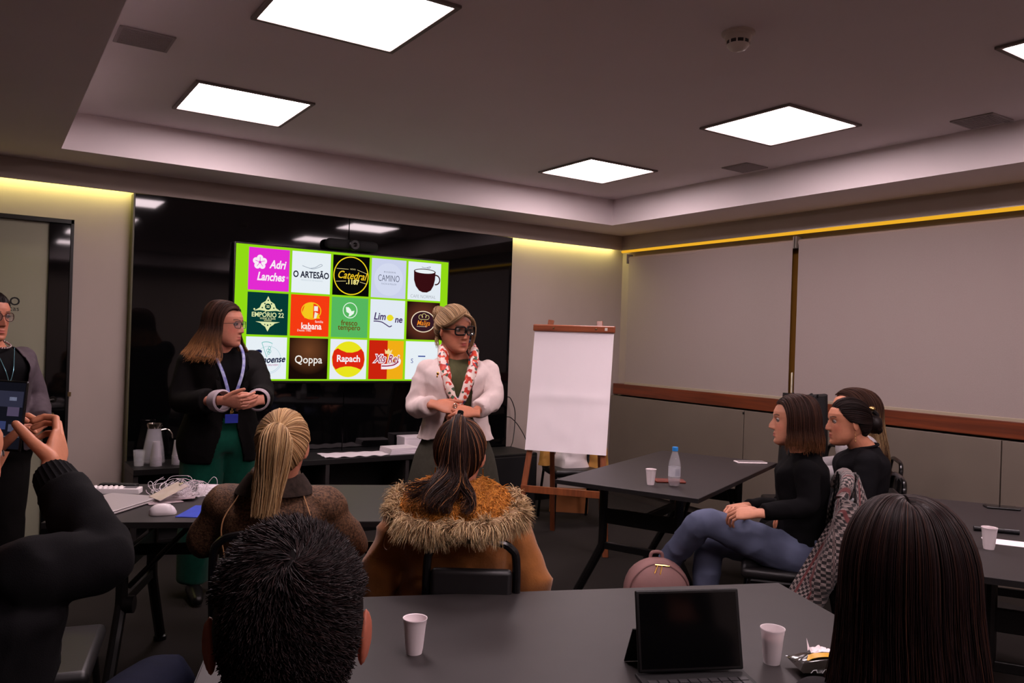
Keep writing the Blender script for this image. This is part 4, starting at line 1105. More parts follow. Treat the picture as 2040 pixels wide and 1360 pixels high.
class Person:
    """root empty on the floor; +y of the local frame is where the body faces"""
    def __init__(self, label, base, facing, skin=(206, 146, 116), height=1.66, build=1.0, group=None):
        f = Vector((facing[0], facing[1], 0)).normalized()
        self.f = f
        self.root = thing('person', label, 'person', (base[0], base[1], 0), math.atan2(-f.x, f.y), group)
        self.inv = mat_from((base[0], base[1], 0), f).inverted()
        self.skin = tuple(v * q for v, q in zip(skin, (.90, .86, .84))); self.s = height / 1.66; self.b = build
        self.J = {}
    def loc(self, w): return self.inv @ Vector(w)
    def dirl(self, w): return self.inv.to_3x3() @ Vector(w)
    def spine(self, pel_z, lean=0.0, twist=0.0, pel_y=0.0, slouch=0.0):
        s = self.s; J = self.J
        def up(h, extra=0.0): return Vector((0, pel_y + math.sin(lean) * h + extra, pel_z + math.cos(lean) * h))
        J['pel'] = up(0); J['waist'] = up(.15 * s, -slouch * .5); J['rib'] = up(.27 * s, -slouch); J['chest'] = up(.38 * s, -slouch * .6); J['sho'] = up(.465 * s); J['neck'] = up(.515 * s); J['lean'] = lean
        self.tw = twist
        sw = .158 * s * self.b ** .5
        for nm, q in (('L', -1), ('R', 1)):
            J['sh' + nm] = J['sho'] + Vector((q * sw * math.cos(twist), q * sw * math.sin(twist), -.040 * s))
            J['hip' + nm] = J['pel'] + Vector((q * .088 * s, .0, -.03))
        return self
    def head_at(self, pos, fwd, pitch=0.0, roll=0.0, k=1.0):
        """pos, fwd in world"""
        p = self.loc(pos); f = self.dirl(fwd)
        self.HM = mat_from(p, f, pitch, roll) @ Matrix.Diagonal((k, k, k, 1))
        return self
    def arm(self, side, elbow, wrist, world=True):
        self.J['el' + side] = self.loc(elbow) if world else Vector(elbow)
        self.J['wr' + side] = self.loc(wrist) if world else Vector(wrist)
        return self
    def leg(self, side, knee, ankle, toe=None, world=False):
        J = self.J
        J['kn' + side] = self.loc(knee) if world else Vector(knee)
        J['an' + side] = self.loc(ankle) if world else Vector(ankle)
        J['to' + side] = (self.loc(toe) if world else Vector(toe)) if toe is not None else J['an' + side] + Vector((0, .17, -.06))
        return self
    # ---- volumes
    def torso(self, bm, inf=0.0, lo='pel', hi='neck', flare=0.0, seg=28, drop=.06, bust=0.0, sy=1.0):
        J = self.J; s = self.s; g = self.b
        ln = J['lean']
        st = [('crotch', J['pel'] - Vector((0, math.sin(ln) * drop, math.cos(ln) * drop)), .155 * g, .105 * g, 0), ('pel', J['pel'], .168 * g, .115 * g, 0), ('waist', J['waist'], .136 * g, .100 * g, 0), ('rib', J['rib'], .142 * g, .108 * g, .3),
              ('chest', J['chest'], .158 * g, .112 * g, .8), ('armpit', J['chest'].lerp(J['sho'], .55), .165 * g, .098 * g, 1), ('sho', J['sho'], .118 * g ** .5, .070, 1), ('trap', J['sho'].lerp(J['neck'], .55), .074, .058, 1), ('neck', J['neck'], .056, .054, 1)]
        names = [x[0] for x in st]; a = names.index(lo); b_ = names.index(hi)
        rings = []
        yv = Vector((0, math.cos(ln), -math.sin(ln)))
        for i in range(a, b_ + 1):
            nm, c, w, d, tw = st[i]
            fl = flare * (1 if nm in ('crotch', 'pel') else .4 if nm == 'waist' else 0)
            t_ = self.tw * tw
            xv = Vector((math.cos(t_), math.sin(t_), 0)); y2 = Vector((-math.sin(t_), math.cos(t_), 0)) * yv.y + Vector((0, 0, yv.z))
            ring = []
            for k in range(seg):
                th = 2 * PI * k / seg; ca, sa = math.cos(th), math.sin(th)
                e = .86
                bx = math.copysign(abs(ca) ** e, ca); by = math.copysign(abs(sa) ** e, sa)
                extra = bust * math.exp(-((abs(ca) - .5) / .4) ** 2) * max(0, sa) * (1 if nm in ('chest',) else .5 if nm in ('rib', 'armpit') else 0)
                ring.append(c + xv * bx * (w * s + inf + fl) + y2 * (by * ((d * s + inf) * sy + fl) + extra))
            rings.append(ring)
        # refine along the spine
        rr = []
        for k in range(seg):
            rr.append(smooth_path([r[k] for r in rings], 3))
        loft(bm, [[rr[k][i] for k in range(seg)] for i in range(len(rr[0]))])
    def arm_vol(self, bm, side, inf=0.0, t0=0.0, t1=1.0, cuff=0.0):
        J = self.J; s = self.s; g = self.b ** .5
        S, E, Wr = J['sh' + side], J['el' + side], J['wr' + side]
        pts = [S, S.lerp(E, .5), S.lerp(E, .88), E.lerp(Wr, .12), E.lerp(Wr, .55), Wr]
        r = [.047 * g, .042 * g, .038 * g, .037 * g, .033 * g, .025]
        P = smooth_path(pts, 4); n = len(P); R = [interp(i / (n - 1) * 5, range(6), r) * s + inf + cuff * max(0, (i / (n - 1) - .55) / .45) for i in range(n)]
        a, b_ = int(round(t0 * (n - 1))), int(round(t1 * (n - 1))) + 1
        tube(bm, P[a:b_], R[a:b_], 16, round_end=(t1 >= 1 and inf == 0))
        if t0 == 0: ball(bm, S + Vector((0, 0, -.004)), (.050 * s * g + inf, .054 * s * g + inf, .050 * s * g + inf), 16, 10)
    def leg_vol(self, bm, side, inf=0.0, t1=1.0, flare=0.0):
        J = self.J; s = self.s; g = self.b
        H, K, A = J['hip' + side], J['kn' + side], J['an' + side]
        pts = [H, H.lerp(K, .5), H.lerp(K, .9), K.lerp(A, .1), K.lerp(A, .4), A]
        r = [.092 * g, .080 * g, .060 * g, .057 * g, .053 * g, .036]
        P = smooth_path(pts, 4); n = len(P); R = [interp(i / (n - 1) * 5, range(6), r) * s + inf + flare * max(0, i / (n - 1) - .4) for i in range(n)]
        b_ = int(round(t1 * (n - 1))) + 1
        tube(bm, P[:b_], R[:b_], 18, round_end=(inf == 0))
        ball(bm, H, (.10 * g * s + inf, .105 * g * s + inf, .10 * g * s + inf), 16, 10)
    def foot(self, bm, side, inf=0.0):
        A, T = self.J['an' + side], self.J['to' + side]
        d = (T - A); d.z = 0; d.normalize()
        heel = A - d * .045; heel.z = A.z - .055
        tube(bm, [heel, A + Vector((0, 0, -.045)), A.lerp(T, .5) + Vector((0, 0, -.008)), T], [.030 + inf, .034 + inf, .036 + inf, .024 + inf], 12, round_end=True)
    # ---- body
    def build_body(self, hands=(), face=True, nose=1.0, jaw=1.0, ears=True, ear_out=0.0, lips=(168, 84, 78), brow=(52, 34, 26), legs=True, hv=.0031, cheek=.12):
        bm = B()
        self.torso(bm, -.004)
        for sd in 'LR':
            if 'el' + sd in self.J: self.arm_vol(bm, sd, -.003)
            if legs and 'kn' + sd in self.J: self.leg_vol(bm, sd, -.003); self.foot(bm, sd, -.004)
        parts = [bm_from(remesh(bm, .014, 3))]
        hb = B(); head_bm(hb, self.HM, nose, jaw, ears, ear_out)
        nb = self.J['neck'] - Vector((0, 0, .05)); nt = self.HM @ Vector((0, -.022, -.055))
        self.nt = nt
        tube(hb, smooth_path([nb, nb.lerp(nt, .45) , nt, self.HM @ Vector((0, -.02, -.02))], 4), [.066] * 3 + [interp(i, [0, 6], [.060, .054]) for i in range(7)] + [.05] * 3, 24)
        parts.append(bm_from(remesh(hb, hv, 2)))
        nh = len(parts[0].verts) + len(parts[1].verts)
        for h in hands:
            q = B(); hand_bm(q, **h); parts.append(bm_from(remesh(q, .0026, 2)))
        out = B()
        for p in parts: append(out, p)
        me = bpy.data.meshes.new('body'); out.to_mesh(me); out.free()
        n = len(me.vertices); co = np.empty(n * 3); me.vertices.foreach_get('co', co); co = co.reshape(-1, 3)
        Mi = np.array(self.HM.inverted()); hl = co @ Mi[:3, :3].T + Mi[:3, 3]
        base = np.array(lin(self.skin)); col = np.tile(base, (n, 1))
        x, y, z = np.abs(hl[:, 0]), hl[:, 1], hl[:, 2]
        inh = (np.abs(hl).max(1) < .14)
        def mixin(w, c):
            nonlocal col
            w = (w * inh)[:, None]; col = col * (1 - w) + np.array(lin(c)) * w
        front = (y > .05)
        if face:
            mixin(front * cheek * 2 * np.exp(-((x - .042) / .022) ** 2 - ((z + .022) / .022) ** 2), (214, 110, 96))
            mixin(front * .9 * np.exp(-(x / .0215) ** 6) * np.exp(-((z + .0630) / .0095) ** 6) * np.clip(1.4 - (x / .021), 0, 1), lips)
            arch = .0325 + .004 * np.exp(-((x - .036) / .014) ** 2)
            mixin(front * .85 * np.exp(-((z - arch) / .0036) ** 4) * (x > .011) * (x < .050), brow)
        set_tint(me, col)
        o = mesh_obj('body', me, M_skin, self.root, sharp=None)
        if face:
            for sx in (-1, 1):
                e = B(); c = self.HM @ Vector((sx * .0315, .0715, .0115))
                R3 = self.HM.to_3x3()
                ball(e, c, .0125, 16, 12, 0)
                t = bmesh.new(); bmesh.ops.create_circle(t, cap_ends=True, radius=.0062, segments=18)
                append(e, t, 1, self.HM @ Matrix.Translation((sx * .0315, .0715 + .01275, .0112)) @ Matrix.Rotation(-PI / 2, 4, 'X'))
                tube(e, smooth_path([self.HM @ Vector((sx * (.0315 + q * .0145), .0722 + .0135 * math.cos(q * .85) - .0035 * max(0, q) ** 2, .0115 + .0068 * (1 - q * q) - .001)) for q in (-1, -.5, 0, .5, 1.15)], 3), .0013, 5, mi=2)
                mesh_obj('eye', e, [M_eyew, M_iris, M_lash], self.root, sharp=None)
        return o
    def garment(self, name, builder, material, voxel=.009, smooth=4, wr=(.006, 9, (1, 1, .6)), cut=None, thick=.004, tintf=None, seed=1.0, keep=None):
        bm = B(); builder(bm); me = remesh(bm, voxel, smooth)
        if wr: wrinkle(me, wr[0], wr[1], seed, wr[2] if len(wr) > 2 else (1, 1, 1), keep)
        if cut:
            b = bm_from(me); fs = [f for f in b.faces if cut(f.calc_center_median())]
            bmesh.ops.delete(b, geom=fs, context='FACES')
            ed = [v for v in b.verts if v.is_boundary]
            for _ in range(6): bmesh.ops.smooth_vert(b, verts=ed, factor=.5, use_axis_x=True, use_axis_y=True, use_axis_z=True)
            if thick: solid(b, thick)
            me2 = bpy.data.meshes.new(name); b.to_mesh(me2); b.free(); bpy.data.meshes.remove(me); me = me2
        me.name = name
        return mesh_obj(name, me, material, self.root, sharp=None)

# ---- hair: opaque sheets of combed locks plus free strands, one mesh
def strand_arrays(P, r0, r1):
    """P (S,N,3) -> verts, quads for 3-sided tapering strands"""
    S, N, _ = P.shape
    T = np.gradient(P, axis=1); T /= (np.linalg.norm(T, axis=2, keepdims=True) + 1e-9)
    ref = rng.normal(size=(S, 1, 3)); A = np.cross(T, ref); A /= (np.linalg.norm(A, axis=2, keepdims=True) + 1e-9); Bv = np.cross(T, A)
    rad_ = (r0 + (r1 - r0) * np.linspace(0, 1, N) ** 1.5)[None, :, None]
    V = np.stack([P + rad_ * (A * math.cos(a) + Bv * math.sin(a)) for a in (0, 2 * PI / 3, 4 * PI / 3)], axis=2)  # S,N,3,3
    idx = np.arange(S * N * 3).reshape(S, N, 3)
    F = []
    for k in range(3):
        k2 = (k + 1) % 3
        F.append(np.stack([idx[:, :-1, k], idx[:, :-1, k2], idx[:, 1:, k2], idx[:, 1:, k]], axis=-1).reshape(-1, 4))
    return V.reshape(-1, 3), np.concatenate(F)
def sheet_arrays(G, closed=False):
    U, V, _ = G.shape
    idx = np.arange(U * V).reshape(U, V)
    if closed: idx = np.concatenate([idx, idx[:1]], axis=0)
    return G.reshape(-1, 3), np.stack([idx[:-1, :-1], idx[1:, :-1], idx[1:, 1:], idx[:-1, 1:]], axis=-1).reshape(-1, 4)
def mesh_from_arrays(name, chunks):
    """chunks: (verts, quads, colours)"""
    vs, fs, cs, o = [], [], [], 0
    for v, f, c in chunks:
        vs.append(v); fs.append(f + o); o += len(v); cs.append(np.broadcast_to(c, (len(v), 3)) if np.ndim(c) == 1 else c)
    V = np.concatenate(vs); F = np.concatenate(fs); Cc = np.concatenate(cs)
    me = bpy.data.meshes.new(name)
    me.vertices.add(len(V)); me.vertices.foreach_set('co', V.astype(np.float32).ravel())
    me.loops.add(len(F) * 4); me.loops.foreach_set('vertex_index', F.astype(np.int32).ravel())
    me.polygons.add(len(F)); me.polygons.foreach_set('loop_start', np.arange(0, len(F) * 4, 4, dtype=np.int32))
    me.update(calc_edges=True)
    set_tint(me, Cc)
    return me
def xf(P, M):
    A = np.array(M); return P @ A[:3, :3].T + A[:3, 3]
HC_ = np.array([0, -.010, .016]); HS_ = np.array([.0815, .106, .1065])
def on_skull(D, off=0.0):
    D = D / (np.linalg.norm(D, axis=-1, keepdims=True) + 1e-9)
    return HC_ + D * (HS_ + off)
def slerp(a, b, t):
    a = a / np.linalg.norm(a, axis=-1, keepdims=True); b = b / np.linalg.norm(b, axis=-1, keepdims=True)
    om = np.arccos(np.clip((a * b).sum(-1, keepdims=True), -1, 1)) + 1e-6
    return (np.sin((1 - t) * om) * a + np.sin(t * om) * b) / np.sin(om)
def hairline(az, front=.072, temple=.045, nape=-.075):
    """directions of the hair line around the head; az 0 front, pi back"""
    a = np.abs(((az + PI) % (2 * PI)) - PI)
    z = np.interp(a, [0, .55, 1.0, 1.35, 1.62, 1.95, 2.5, PI], [front, front - .004, temple, .012, .018, -.03, nape, nape])
    zz = np.clip((z - HC_[2]) / HS_[2], -.98, .98); rr = np.sqrt(1 - zz ** 2)
    return np.stack([np.sin(az) * rr, np.cos(az) * rr, zz], -1)
def tones(n, cols, jit=.18, w=None):
    """one colour per strand from a palette, slightly varied"""
    C = np.array([lin(c) for c in cols]); k = rng.choice(len(C), n, p=w)
    return C[k] * (1 + jit * rng.normal(size=(n, 1))).clip(.4, 1.8)

def pulled_back(tie, n=900, N=12, off=.004, jit=.003, front=.072, nape=-.078, temple=.045, arrive=.012):
    """strands combed from the hair line to the tie point; returns strands and covering sheet (head space)"""
    tie = np.array(tie, float); td = (tie - HC_) / HS_; td /= np.linalg.norm(td)
    def paths(az, o, tw):
        a = hairline(az, front, temple, nape)[:, None, :]
        t = np.linspace(0, 1, N)[None, :, None]
        D = slerp(a, td[None, None, :], t)
        P = on_skull(D) + D * (o * np.sin(PI * np.clip(t * .9 + .08, 0, 1)) ** .5)
        P = HC_ + (P - HC_) * (.925 + .075 * np.clip(t / .14, 0, 1) ** .7)
        ring = rng.normal(size=(len(az), 1, 3)) * arrive * .5
        k = np.clip((t - .75) / .25, 0, 1) ** 2
        return P * (1 - k) + (tie + ring * tw + 0) * k
    az = rng.uniform(-PI, PI, n)
    S = paths(az, off + jit * rng.random((n, 1, 1)) + .0015, 1.0)
    S += rng.normal(size=(n, 1, 3)) * .0008
    g = paths(np.linspace(-PI, PI, 72, endpoint=False), off, 0.0)
    return S, g

def falling(z_end, n=1200, N=18, face_az=1.0, part_x=0.0, flare=.012, wav=.006, side=(.088, .108), zeq=.0, jit=.006, curl=.0, back_drop=0.0, center_y=-.012, lift=.008, tuck=0.0, part_y=(.075, -.055)):
    """strands falling from a parting; z_end in head space"""
    def paths(az, o, ph, ze):
        a = np.abs(az); sg = np.sign(az)
        u = np.clip((a - face_az) / (PI - face_az), 0, 1)
        ry = part_y[0] + (part_y[1] - part_y[0]) * u ** .7
        rootz = HC_[2] + HS_[2] * np.sqrt(np.clip(1 - ((ry - HC_[1]) / HS_[1]) ** 2, .05, 1)) + .003
        root = np.stack([np.full_like(ry, part_x) + sg * .002, ry, rootz], -1)
        sd = np.stack([side[0] * np.sin(az), side[1] * np.cos(az) + center_y, np.full_like(ry, zeq)], -1)
        M1 = N // 2; t1 = np.linspace(0, 1, M1)[None, :, None]
        h = root[:, None, :] + (sd - root)[:, None, :] * np.sin(t1 * PI / 2)
        zz = root[:, None, 2:] + (sd - root)[:, None, 2:] * (1 - np.cos(t1 * PI / 2))
        A = np.concatenate([h[..., :2], zz + lift * np.sin(PI * t1) + 0 * zz], -1)
        M2 = N - M1; t2 = np.linspace(0, 1, M2 + 1)[None, 1:, None]
        rad_ = 1 + (flare / .09) * t2 ** 1.3 - tuck * np.clip(t2 - .7, 0, 1) ** 2 * 8
        xy = np.stack([sd[:, 0], sd[:, 1] - center_y], -1)[:, None, :] * rad_ + np.array([0, center_y])
        z = zeq + (ze[:, None, None] - zeq) * t2
        w = wav * np.sin(t2 * 7 + ph[:, None, None]) * t2
        xy = xy + w * np.stack([np.cos(ph), np.sin(ph)], -1)[:, None, :]
        Bp = np.concatenate([xy, z], -1)
        P = np.concatenate([A, Bp], 1)
        out = P - np.array([0, center_y, .0]); out[..., 2] *= .6
        out /= np.linalg.norm(out, axis=-1, keepdims=True)
        return P + out * o
    az = rng.uniform(face_az, PI, n) * np.where(rng.random(n) < .5, -1, 1)
    ze = z_end + rng.normal(size=n) * .012 - back_drop * (np.abs(az) / PI)
    S = paths(az, .001 + jit * rng.random((n, 1, 1)), rng.normal(size=n) * .8 + np.round(az * 4), ze)
    sh = []
    for sg in (-1, 1):
        a = np.linspace(face_az, PI, 44) * sg
        sh.append(paths(a, np.zeros((44, 1, 1)), np.round(a * 4), np.full(44, z_end + .01) - back_drop * (np.abs(a) / PI)))
    return S, sh

def add_hair(p, name, strands, sheets, cols, r=(.0011, .0004), sheet_col=None, w=None, grad=None, head=True, extra=(), jit=.18, closed=True, mat_=None):
    """strands (S,N,3) in head space (or body space if head False)"""
    M = p.HM if head else Matrix.Identity(4)
    ch = []
    for S in (strands if isinstance(strands, list) else [strands]):
        n, N, _ = S.shape
        c = tones(n, cols, jit, w)
        v, f = strand_arrays(xf(S, M), *r)
        cc = np.repeat(c[:, None, :], N, axis=1)
        if grad is not None:
            g = grad(S)[..., None]; tip = tones(n, grad.tip, jit)[:, None, :]
            cc = cc * (1 - g) + tip * g
        ch.append((v, f, np.repeat(cc.reshape(-1, 3), 3, axis=0)))
    sc_ = np.array(lin(sheet_col or cols[0]))
    for G in sheets:
        v, f = sheet_arrays(xf(G, M), closed)
        ch.append((v, f, sc_))
    me = mesh_from_arrays(name, ch)
    return mesh_obj(name, me, mat_ or M_hair, p.root, sharp=None)
class Grad:
    def __init__(self, f, tip): self.f = f; self.tip = tip
    def __call__(self, S): return self.f(S)

def locks_along(path, n, spread, N=14, wav=.01, taper=.5, freq=6, radfun=None):
    """bundle of strands around a smooth path (array K,3)"""
    K = np.array([list(q) for q in smooth_path(path, 6)]); t = np.linspace(0, len(K) - 1, N)
    C = np.stack([np.interp(t, np.arange(len(K)), K[:, i]) for i in range(3)], -1)
    th = rng.uniform(0, 2 * PI, n); rr = np.sqrt(rng.random(n)) ; ph = rng.normal(size=n) * .7 + np.round(th * 2)
    T = np.gradient(C, axis=0); T /= np.linalg.norm(T, axis=1, keepdims=True)
    ref = np.array([0.01, 1, 0.02]) if np.abs(T[:, 1]).mean() < .8 else np.array([1, .01, .02])
    X = np.cross(T, ref); X /= np.linalg.norm(X, axis=1, keepdims=True) + 1e-9; Y = np.cross(T, X)
    u = np.linspace(0, 1, N)
    prof = np.array([radfun(q) for q in u]) if radfun else np.full(N, 1.0)
    off = (np.cos(th) * rr)[:, None, None] * X[None] + (np.sin(th) * rr)[:, None, None] * Y[None]
    frac = 1 - .26 * rng.random(n) ** 1.5                      # uneven tips
    tt = np.linspace(0, N - 1, N)[None, :] * frac[:, None]; i0 = np.clip(tt.astype(int), 0, N - 2); fr = (tt - i0)[..., None]
    tk = lambda A: A[i0] * (1 - fr) + A[i0 + 1] * fr
    off = (np.cos(th) * rr)[:, None, None] * tk(X) + (np.sin(th) * rr)[:, None, None] * tk(Y)
    P = tk(C) + off * spread * tk(prof[:, None])
    P = P + (wav * np.sin(u[None, :] * freq + ph[:, None]) * u[None, :])[..., None] * X[None]
    return P
def tube_sheet(path, rad_fun, seg=20, M=24, sx=1.0, sy=1.0):
    K = np.array([list(q) for q in smooth_path(path, 6)]); t = np.linspace(0, len(K) - 1, M)
    C = np.stack([np.interp(t, np.arange(len(K)), K[:, i]) for i in range(3)], -1)
    T = np.gradient(C, axis=0); T /= np.linalg.norm(T, axis=1, keepdims=True)
    ref = np.array([0.01, 1, 0.02]) if np.abs(T[:, 1]).mean() < .8 else np.array([1, .01, .02])
    X = np.cross(T, ref); X /= np.linalg.norm(X, axis=1, keepdims=True) + 1e-9; Y = np.cross(T, X)
    r = np.array([rad_fun(q) for q in np.linspace(0, 1, M)])
    a = np.linspace(0, 2 * PI, seg, endpoint=False)
    return C[None] + (np.cos(a)[:, None, None] * X[None] * sx + np.sin(a)[:, None, None] * Y[None] * sy) * r[None, :, None]

def glasses(p, material, thick=.003, w=.026, h=.020, lens=None, y=.097, square=.5):
    fr = B()
    for s in (-1, 1):
        pts = [p.HM @ Vector((s * .033 + w * math.copysign(abs(math.cos(a)) ** square, math.cos(a)), y - .010 * abs((s * .033 + w * math.cos(a)) / .06) ** 2, .009 + h * math.copysign(abs(math.sin(a)) ** square, math.sin(a)))) for a in [2 * PI * k / 28 for k in range(29)]]
        tube(fr, pts, thick, 6, cap=False)
        tube(fr, [p.HM @ Vector((s * (.033 + w), y - .009, .016)), p.HM @ Vector((s * .076, .06, .014)), p.HM @ Vector((s * .080, -.005, .008)), p.HM @ Vector((s * .079, -.03, -.012))], thick * .8, 6)
    tube(fr, [p.HM @ Vector((-.009, y, .013)), p.HM @ Vector((0, y + .004, .015)), p.HM @ Vector((.009, y, .013))], thick, 6)
    o = mesh_obj('glasses', fr, material, p.root)
    for s in (-1, 1):
        b = B(); pts = [p.HM @ Vector((s * .033 + w * .97 * math.copysign(abs(math.cos(a)) ** square, math.cos(a)), y - .011 * abs((s * .033 + w * math.cos(a)) / .06) ** 2, .009 + h * .97 * math.copysign(abs(math.sin(a)) ** square, math.sin(a)))) for a in [2 * PI * k / 28 for k in range(28)]]
        b.faces.new([b.verts.new(q) for q in pts]); solid(b, .0012); mesh_obj('lens', b, lens, o, smooth=False)
    return o
# ================================================================== PEOPLE
def hv(v): return Vector((v.x, v.y, 0)).normalized()
RH, FH = hv(RT), hv(FW)
def mixd(r, f): return (RH * r + FH * f).normalized()
def fabric(name, col, rough=.85, noise=(40, .12), bump=(300, .25, .002), sheen=.0, **k): return mat(name, col, rough, spec=.1, noise=noise, bump=bump, sheen=sheen, **k)
M_blk = fabric('cloth_black', (16, 14, 14)); M_blk2 = fabric('cloth_black_knit', (11, 10, 12), bump=(500, .4, .002))
relaxed = [(.5, .6, .3), (.55, .65, .35), (.6, .7, .4), (.6, .7, .4)]
fist = [(1.1, 1.2, .6)] * 4
def sit_legs(p, spread=.10, knee=.46, seat=.5, kz=.50):
    for sd, q in (('L', -1), ('R', 1)): p.leg(sd, (q * spread, knee, kz), (q * (spread + .01), knee - .02, .09), (q * (spread + .03), knee + .16, .035))
def shoes(p, m_, name='shoe'):
    for sd in 'LR':
        b = B(); p.foot(b, sd, .006); mesh_obj(name, remesh(b, .007, 2), m_, p.root, sharp=None)

# ------------------------------------------------ woman in the black blazer
hd = at(449, 648, 4.5); bs = at(437, 900, 4.56)
p = Person('standing woman in a black blazer and green trousers, hands clasped', bs, mixd(.62, -.78), (206, 142, 118), 1.68, 1.16)
p.spine(.885); p.head_at(hd, mixd(.985, -.17), -.04, k=1.03)
p.arm('R', at(358, 800, 4.40), at(446, 798, 4.18)); p.arm('L', at(525, 788, 4.46), at(513, 797, 4.24))
for sd, q in (('L', -1), ('R', 1)): p.leg(sd, (q * .11, .015, .49), (q * .12, -.01, .09), (q * .15, .17, .035))
n_in = p.dirl(-p.f + Vector((0, 0, .35)))
p.build_body(hands=[dict(W=p.J['wrR'], d=p.dirl(RH + Vector((0, 0, -.02)) + FH * -.05), n=n_in, side=1, curls=[(.35, .5, .3)] * 4, thumb=(.75, .5, .1, .3)),
                    dict(W=p.J['wrL'], d=p.dirl(-RH * .85 - FH * .35 + Vector((0, 0, -.12))), n=p.dirl(FH * .8 + Vector((0, 0, -.2))), side=-1, curls=[(.5, .9, .5)] * 4, thumb=(.8, .4, .15, .4))], brow=(70, 46, 34), cheek=.2)
M_green = fabric('trousers_green', (7, 64, 50), bump=(200, .15, .002), sheen=.1)
def f_(bm):
    for sd in 'LR': p.leg_vol(bm, sd, .022, 1.0, .045)
    p.torso(bm, .012, 'crotch', 'waist')
p.garment('trousers', f_, M_green, .011, wr=(.012, 6, (1, 1, .3)))
p.garment('shirt', lambda bm: p.torso(bm, .010, 'crotch', 'neck', bust=.035), M_blk2, .010, wr=(.004, 9))
def f_(bm):
    p.torso(bm, .026, 'crotch', 'trap', flare=.008, drop=.12, bust=.04)
    for sd in 'LR': p.arm_vol(bm, sd, .022, 0, .86, .014)
def cut_(c):
    if c.z < .70: return True
    wv = .035 + .06 * sstep(1.12, 1.36, c.z) + (.05 * sstep(1.0, .75, c.z))
    return c.y > .02 and abs(c.x) < wv and c.z < 1.47
p.garment('blazer', f_, M_blk, .010, wr=(.011, 7, (1, 1, .7)), cut=cut_, thick=.006)
for s in (-1, 1):
    G = []
    for i in range(12):
        v = i / 11; z = 1.345 - .345 * v; w = .045 * math.sin(PI * min(1, v * .9 + .12)) + .006; x0 = (.088 - .058 * v); y0 = .125 + .055 * math.sin(PI * min(1, v * 1.1)) - .02 * (1 - v)
        G.append([Vector((s * x0, y0 + .010, z)), Vector((s * (x0 + w * .5), y0 + .012, z + .01)), Vector((s * (x0 + w), y0 - .012, z + .02))])
    b = B(); grid_sheet(b, G); solid(b, .005); mesh_obj('lapel', b, M_blk, p.root)
M_lining = fabric('cuff_lining', (160, 146, 152), .6, noise=(200, .06))
for sd in 'LR':
    E_, W_ = p.J['el' + sd], p.J['wr' + sd]; d = (W_ - E_).normalized(); b = B()
    tube(b, [W_ - d * .075, W_ - d * .06, W_ - d * .01, W_ - d * .002], [.054, .058, .060, .052], 22, cap=False); solid(b, .004); mesh_obj('cuff', b, M_lining, p.root)
shoes(p, mat('shoe_black', (14, 13, 13), .35))
S, sh = falling(-.180, 1600, 20, face_az=1.14, flare=.075, wav=.012, side=(.092, .112), jit=.010, tuck=-.05, lift=.012, part_x=.01)
add_hair(p, 'hair', S, sh, [(52, 32, 25), (66, 42, 32), (40, 25, 20)], (.0013, .0005), (46, 29, 23), grad=Grad(lambda q: np.clip((-.02 - q[..., 2]) / .13, 0, 1) ** 1.2, [(168, 118, 72), (140, 94, 58), (120, 78, 48)]), closed=False)
glasses(p, mat('glasses_dark', (30, 24, 24), .3), .0016, .025, .0185, mat('lens_clear', (225, 228, 235), .03, trans=.9, alpha=.25))
# lanyard
M_lan = mat('lanyard_blue', (70, 72, 170), .5, noise=(30, .6, (190, 196, 220)))
for s in (-1, 1):
    b = B(); tube(b, smooth_path([(s * .068, -.02, 1.445), (s * .080, .070, 1.405), (s * .074, .135, 1.34), (s * .052, .178, 1.26), (s * .022, .180, 1.16), (s * .004, .172, 1.09)], 6), .009, 8, flat=(Vector((0, 1, 0)), .25)); lz = mesh_obj('lanyard', b, M_lan, p.root)
b = B(); tube(b, [(0, .175, 1.09), (0, .178, 1.06)], .006, 8); ball(b, (0, .178, 1.05), (.011, .004, .014), 12, 8); mesh_obj('lanyard_clip', b, mat('brass_clip', (200, 165, 100), .25, metal=1), p.root)
b = B(); box(b, (-.036, .176, .99), (.036, .182, 1.04), .002); mesh_obj('badge', b, mat('badge_blue', (46, 60, 170), .4), p.root)
P2 = p
# white roll-up sign / badge edge seen beyond her: a narrow white card stand on the cabinet
t = thing('sign_card', 'narrow white card standing on the cabinet behind the blonde ponytail', 'card', (1.616, 5.80, .575), rad(-25))
b = B(); box(b, (-.03, -.003, .004), (.03, .003, .285), .001); mesh_obj('card', b, M_paper, t)
b = B(); box(b, (-.05, -.03, 0), (.05, .03, .006), .001); mesh_obj('foot', b, M_black, t)
b = B(); lathe(b, [(.012, 0), (.012, .0015), (.007, .0015), (.007, 0)], 18, mtx=Matrix.Translation((0, -.003, .25)) @ RX); mesh_obj('emblem', b, mat('emblem_blue', (40, 50, 130), .5), t)

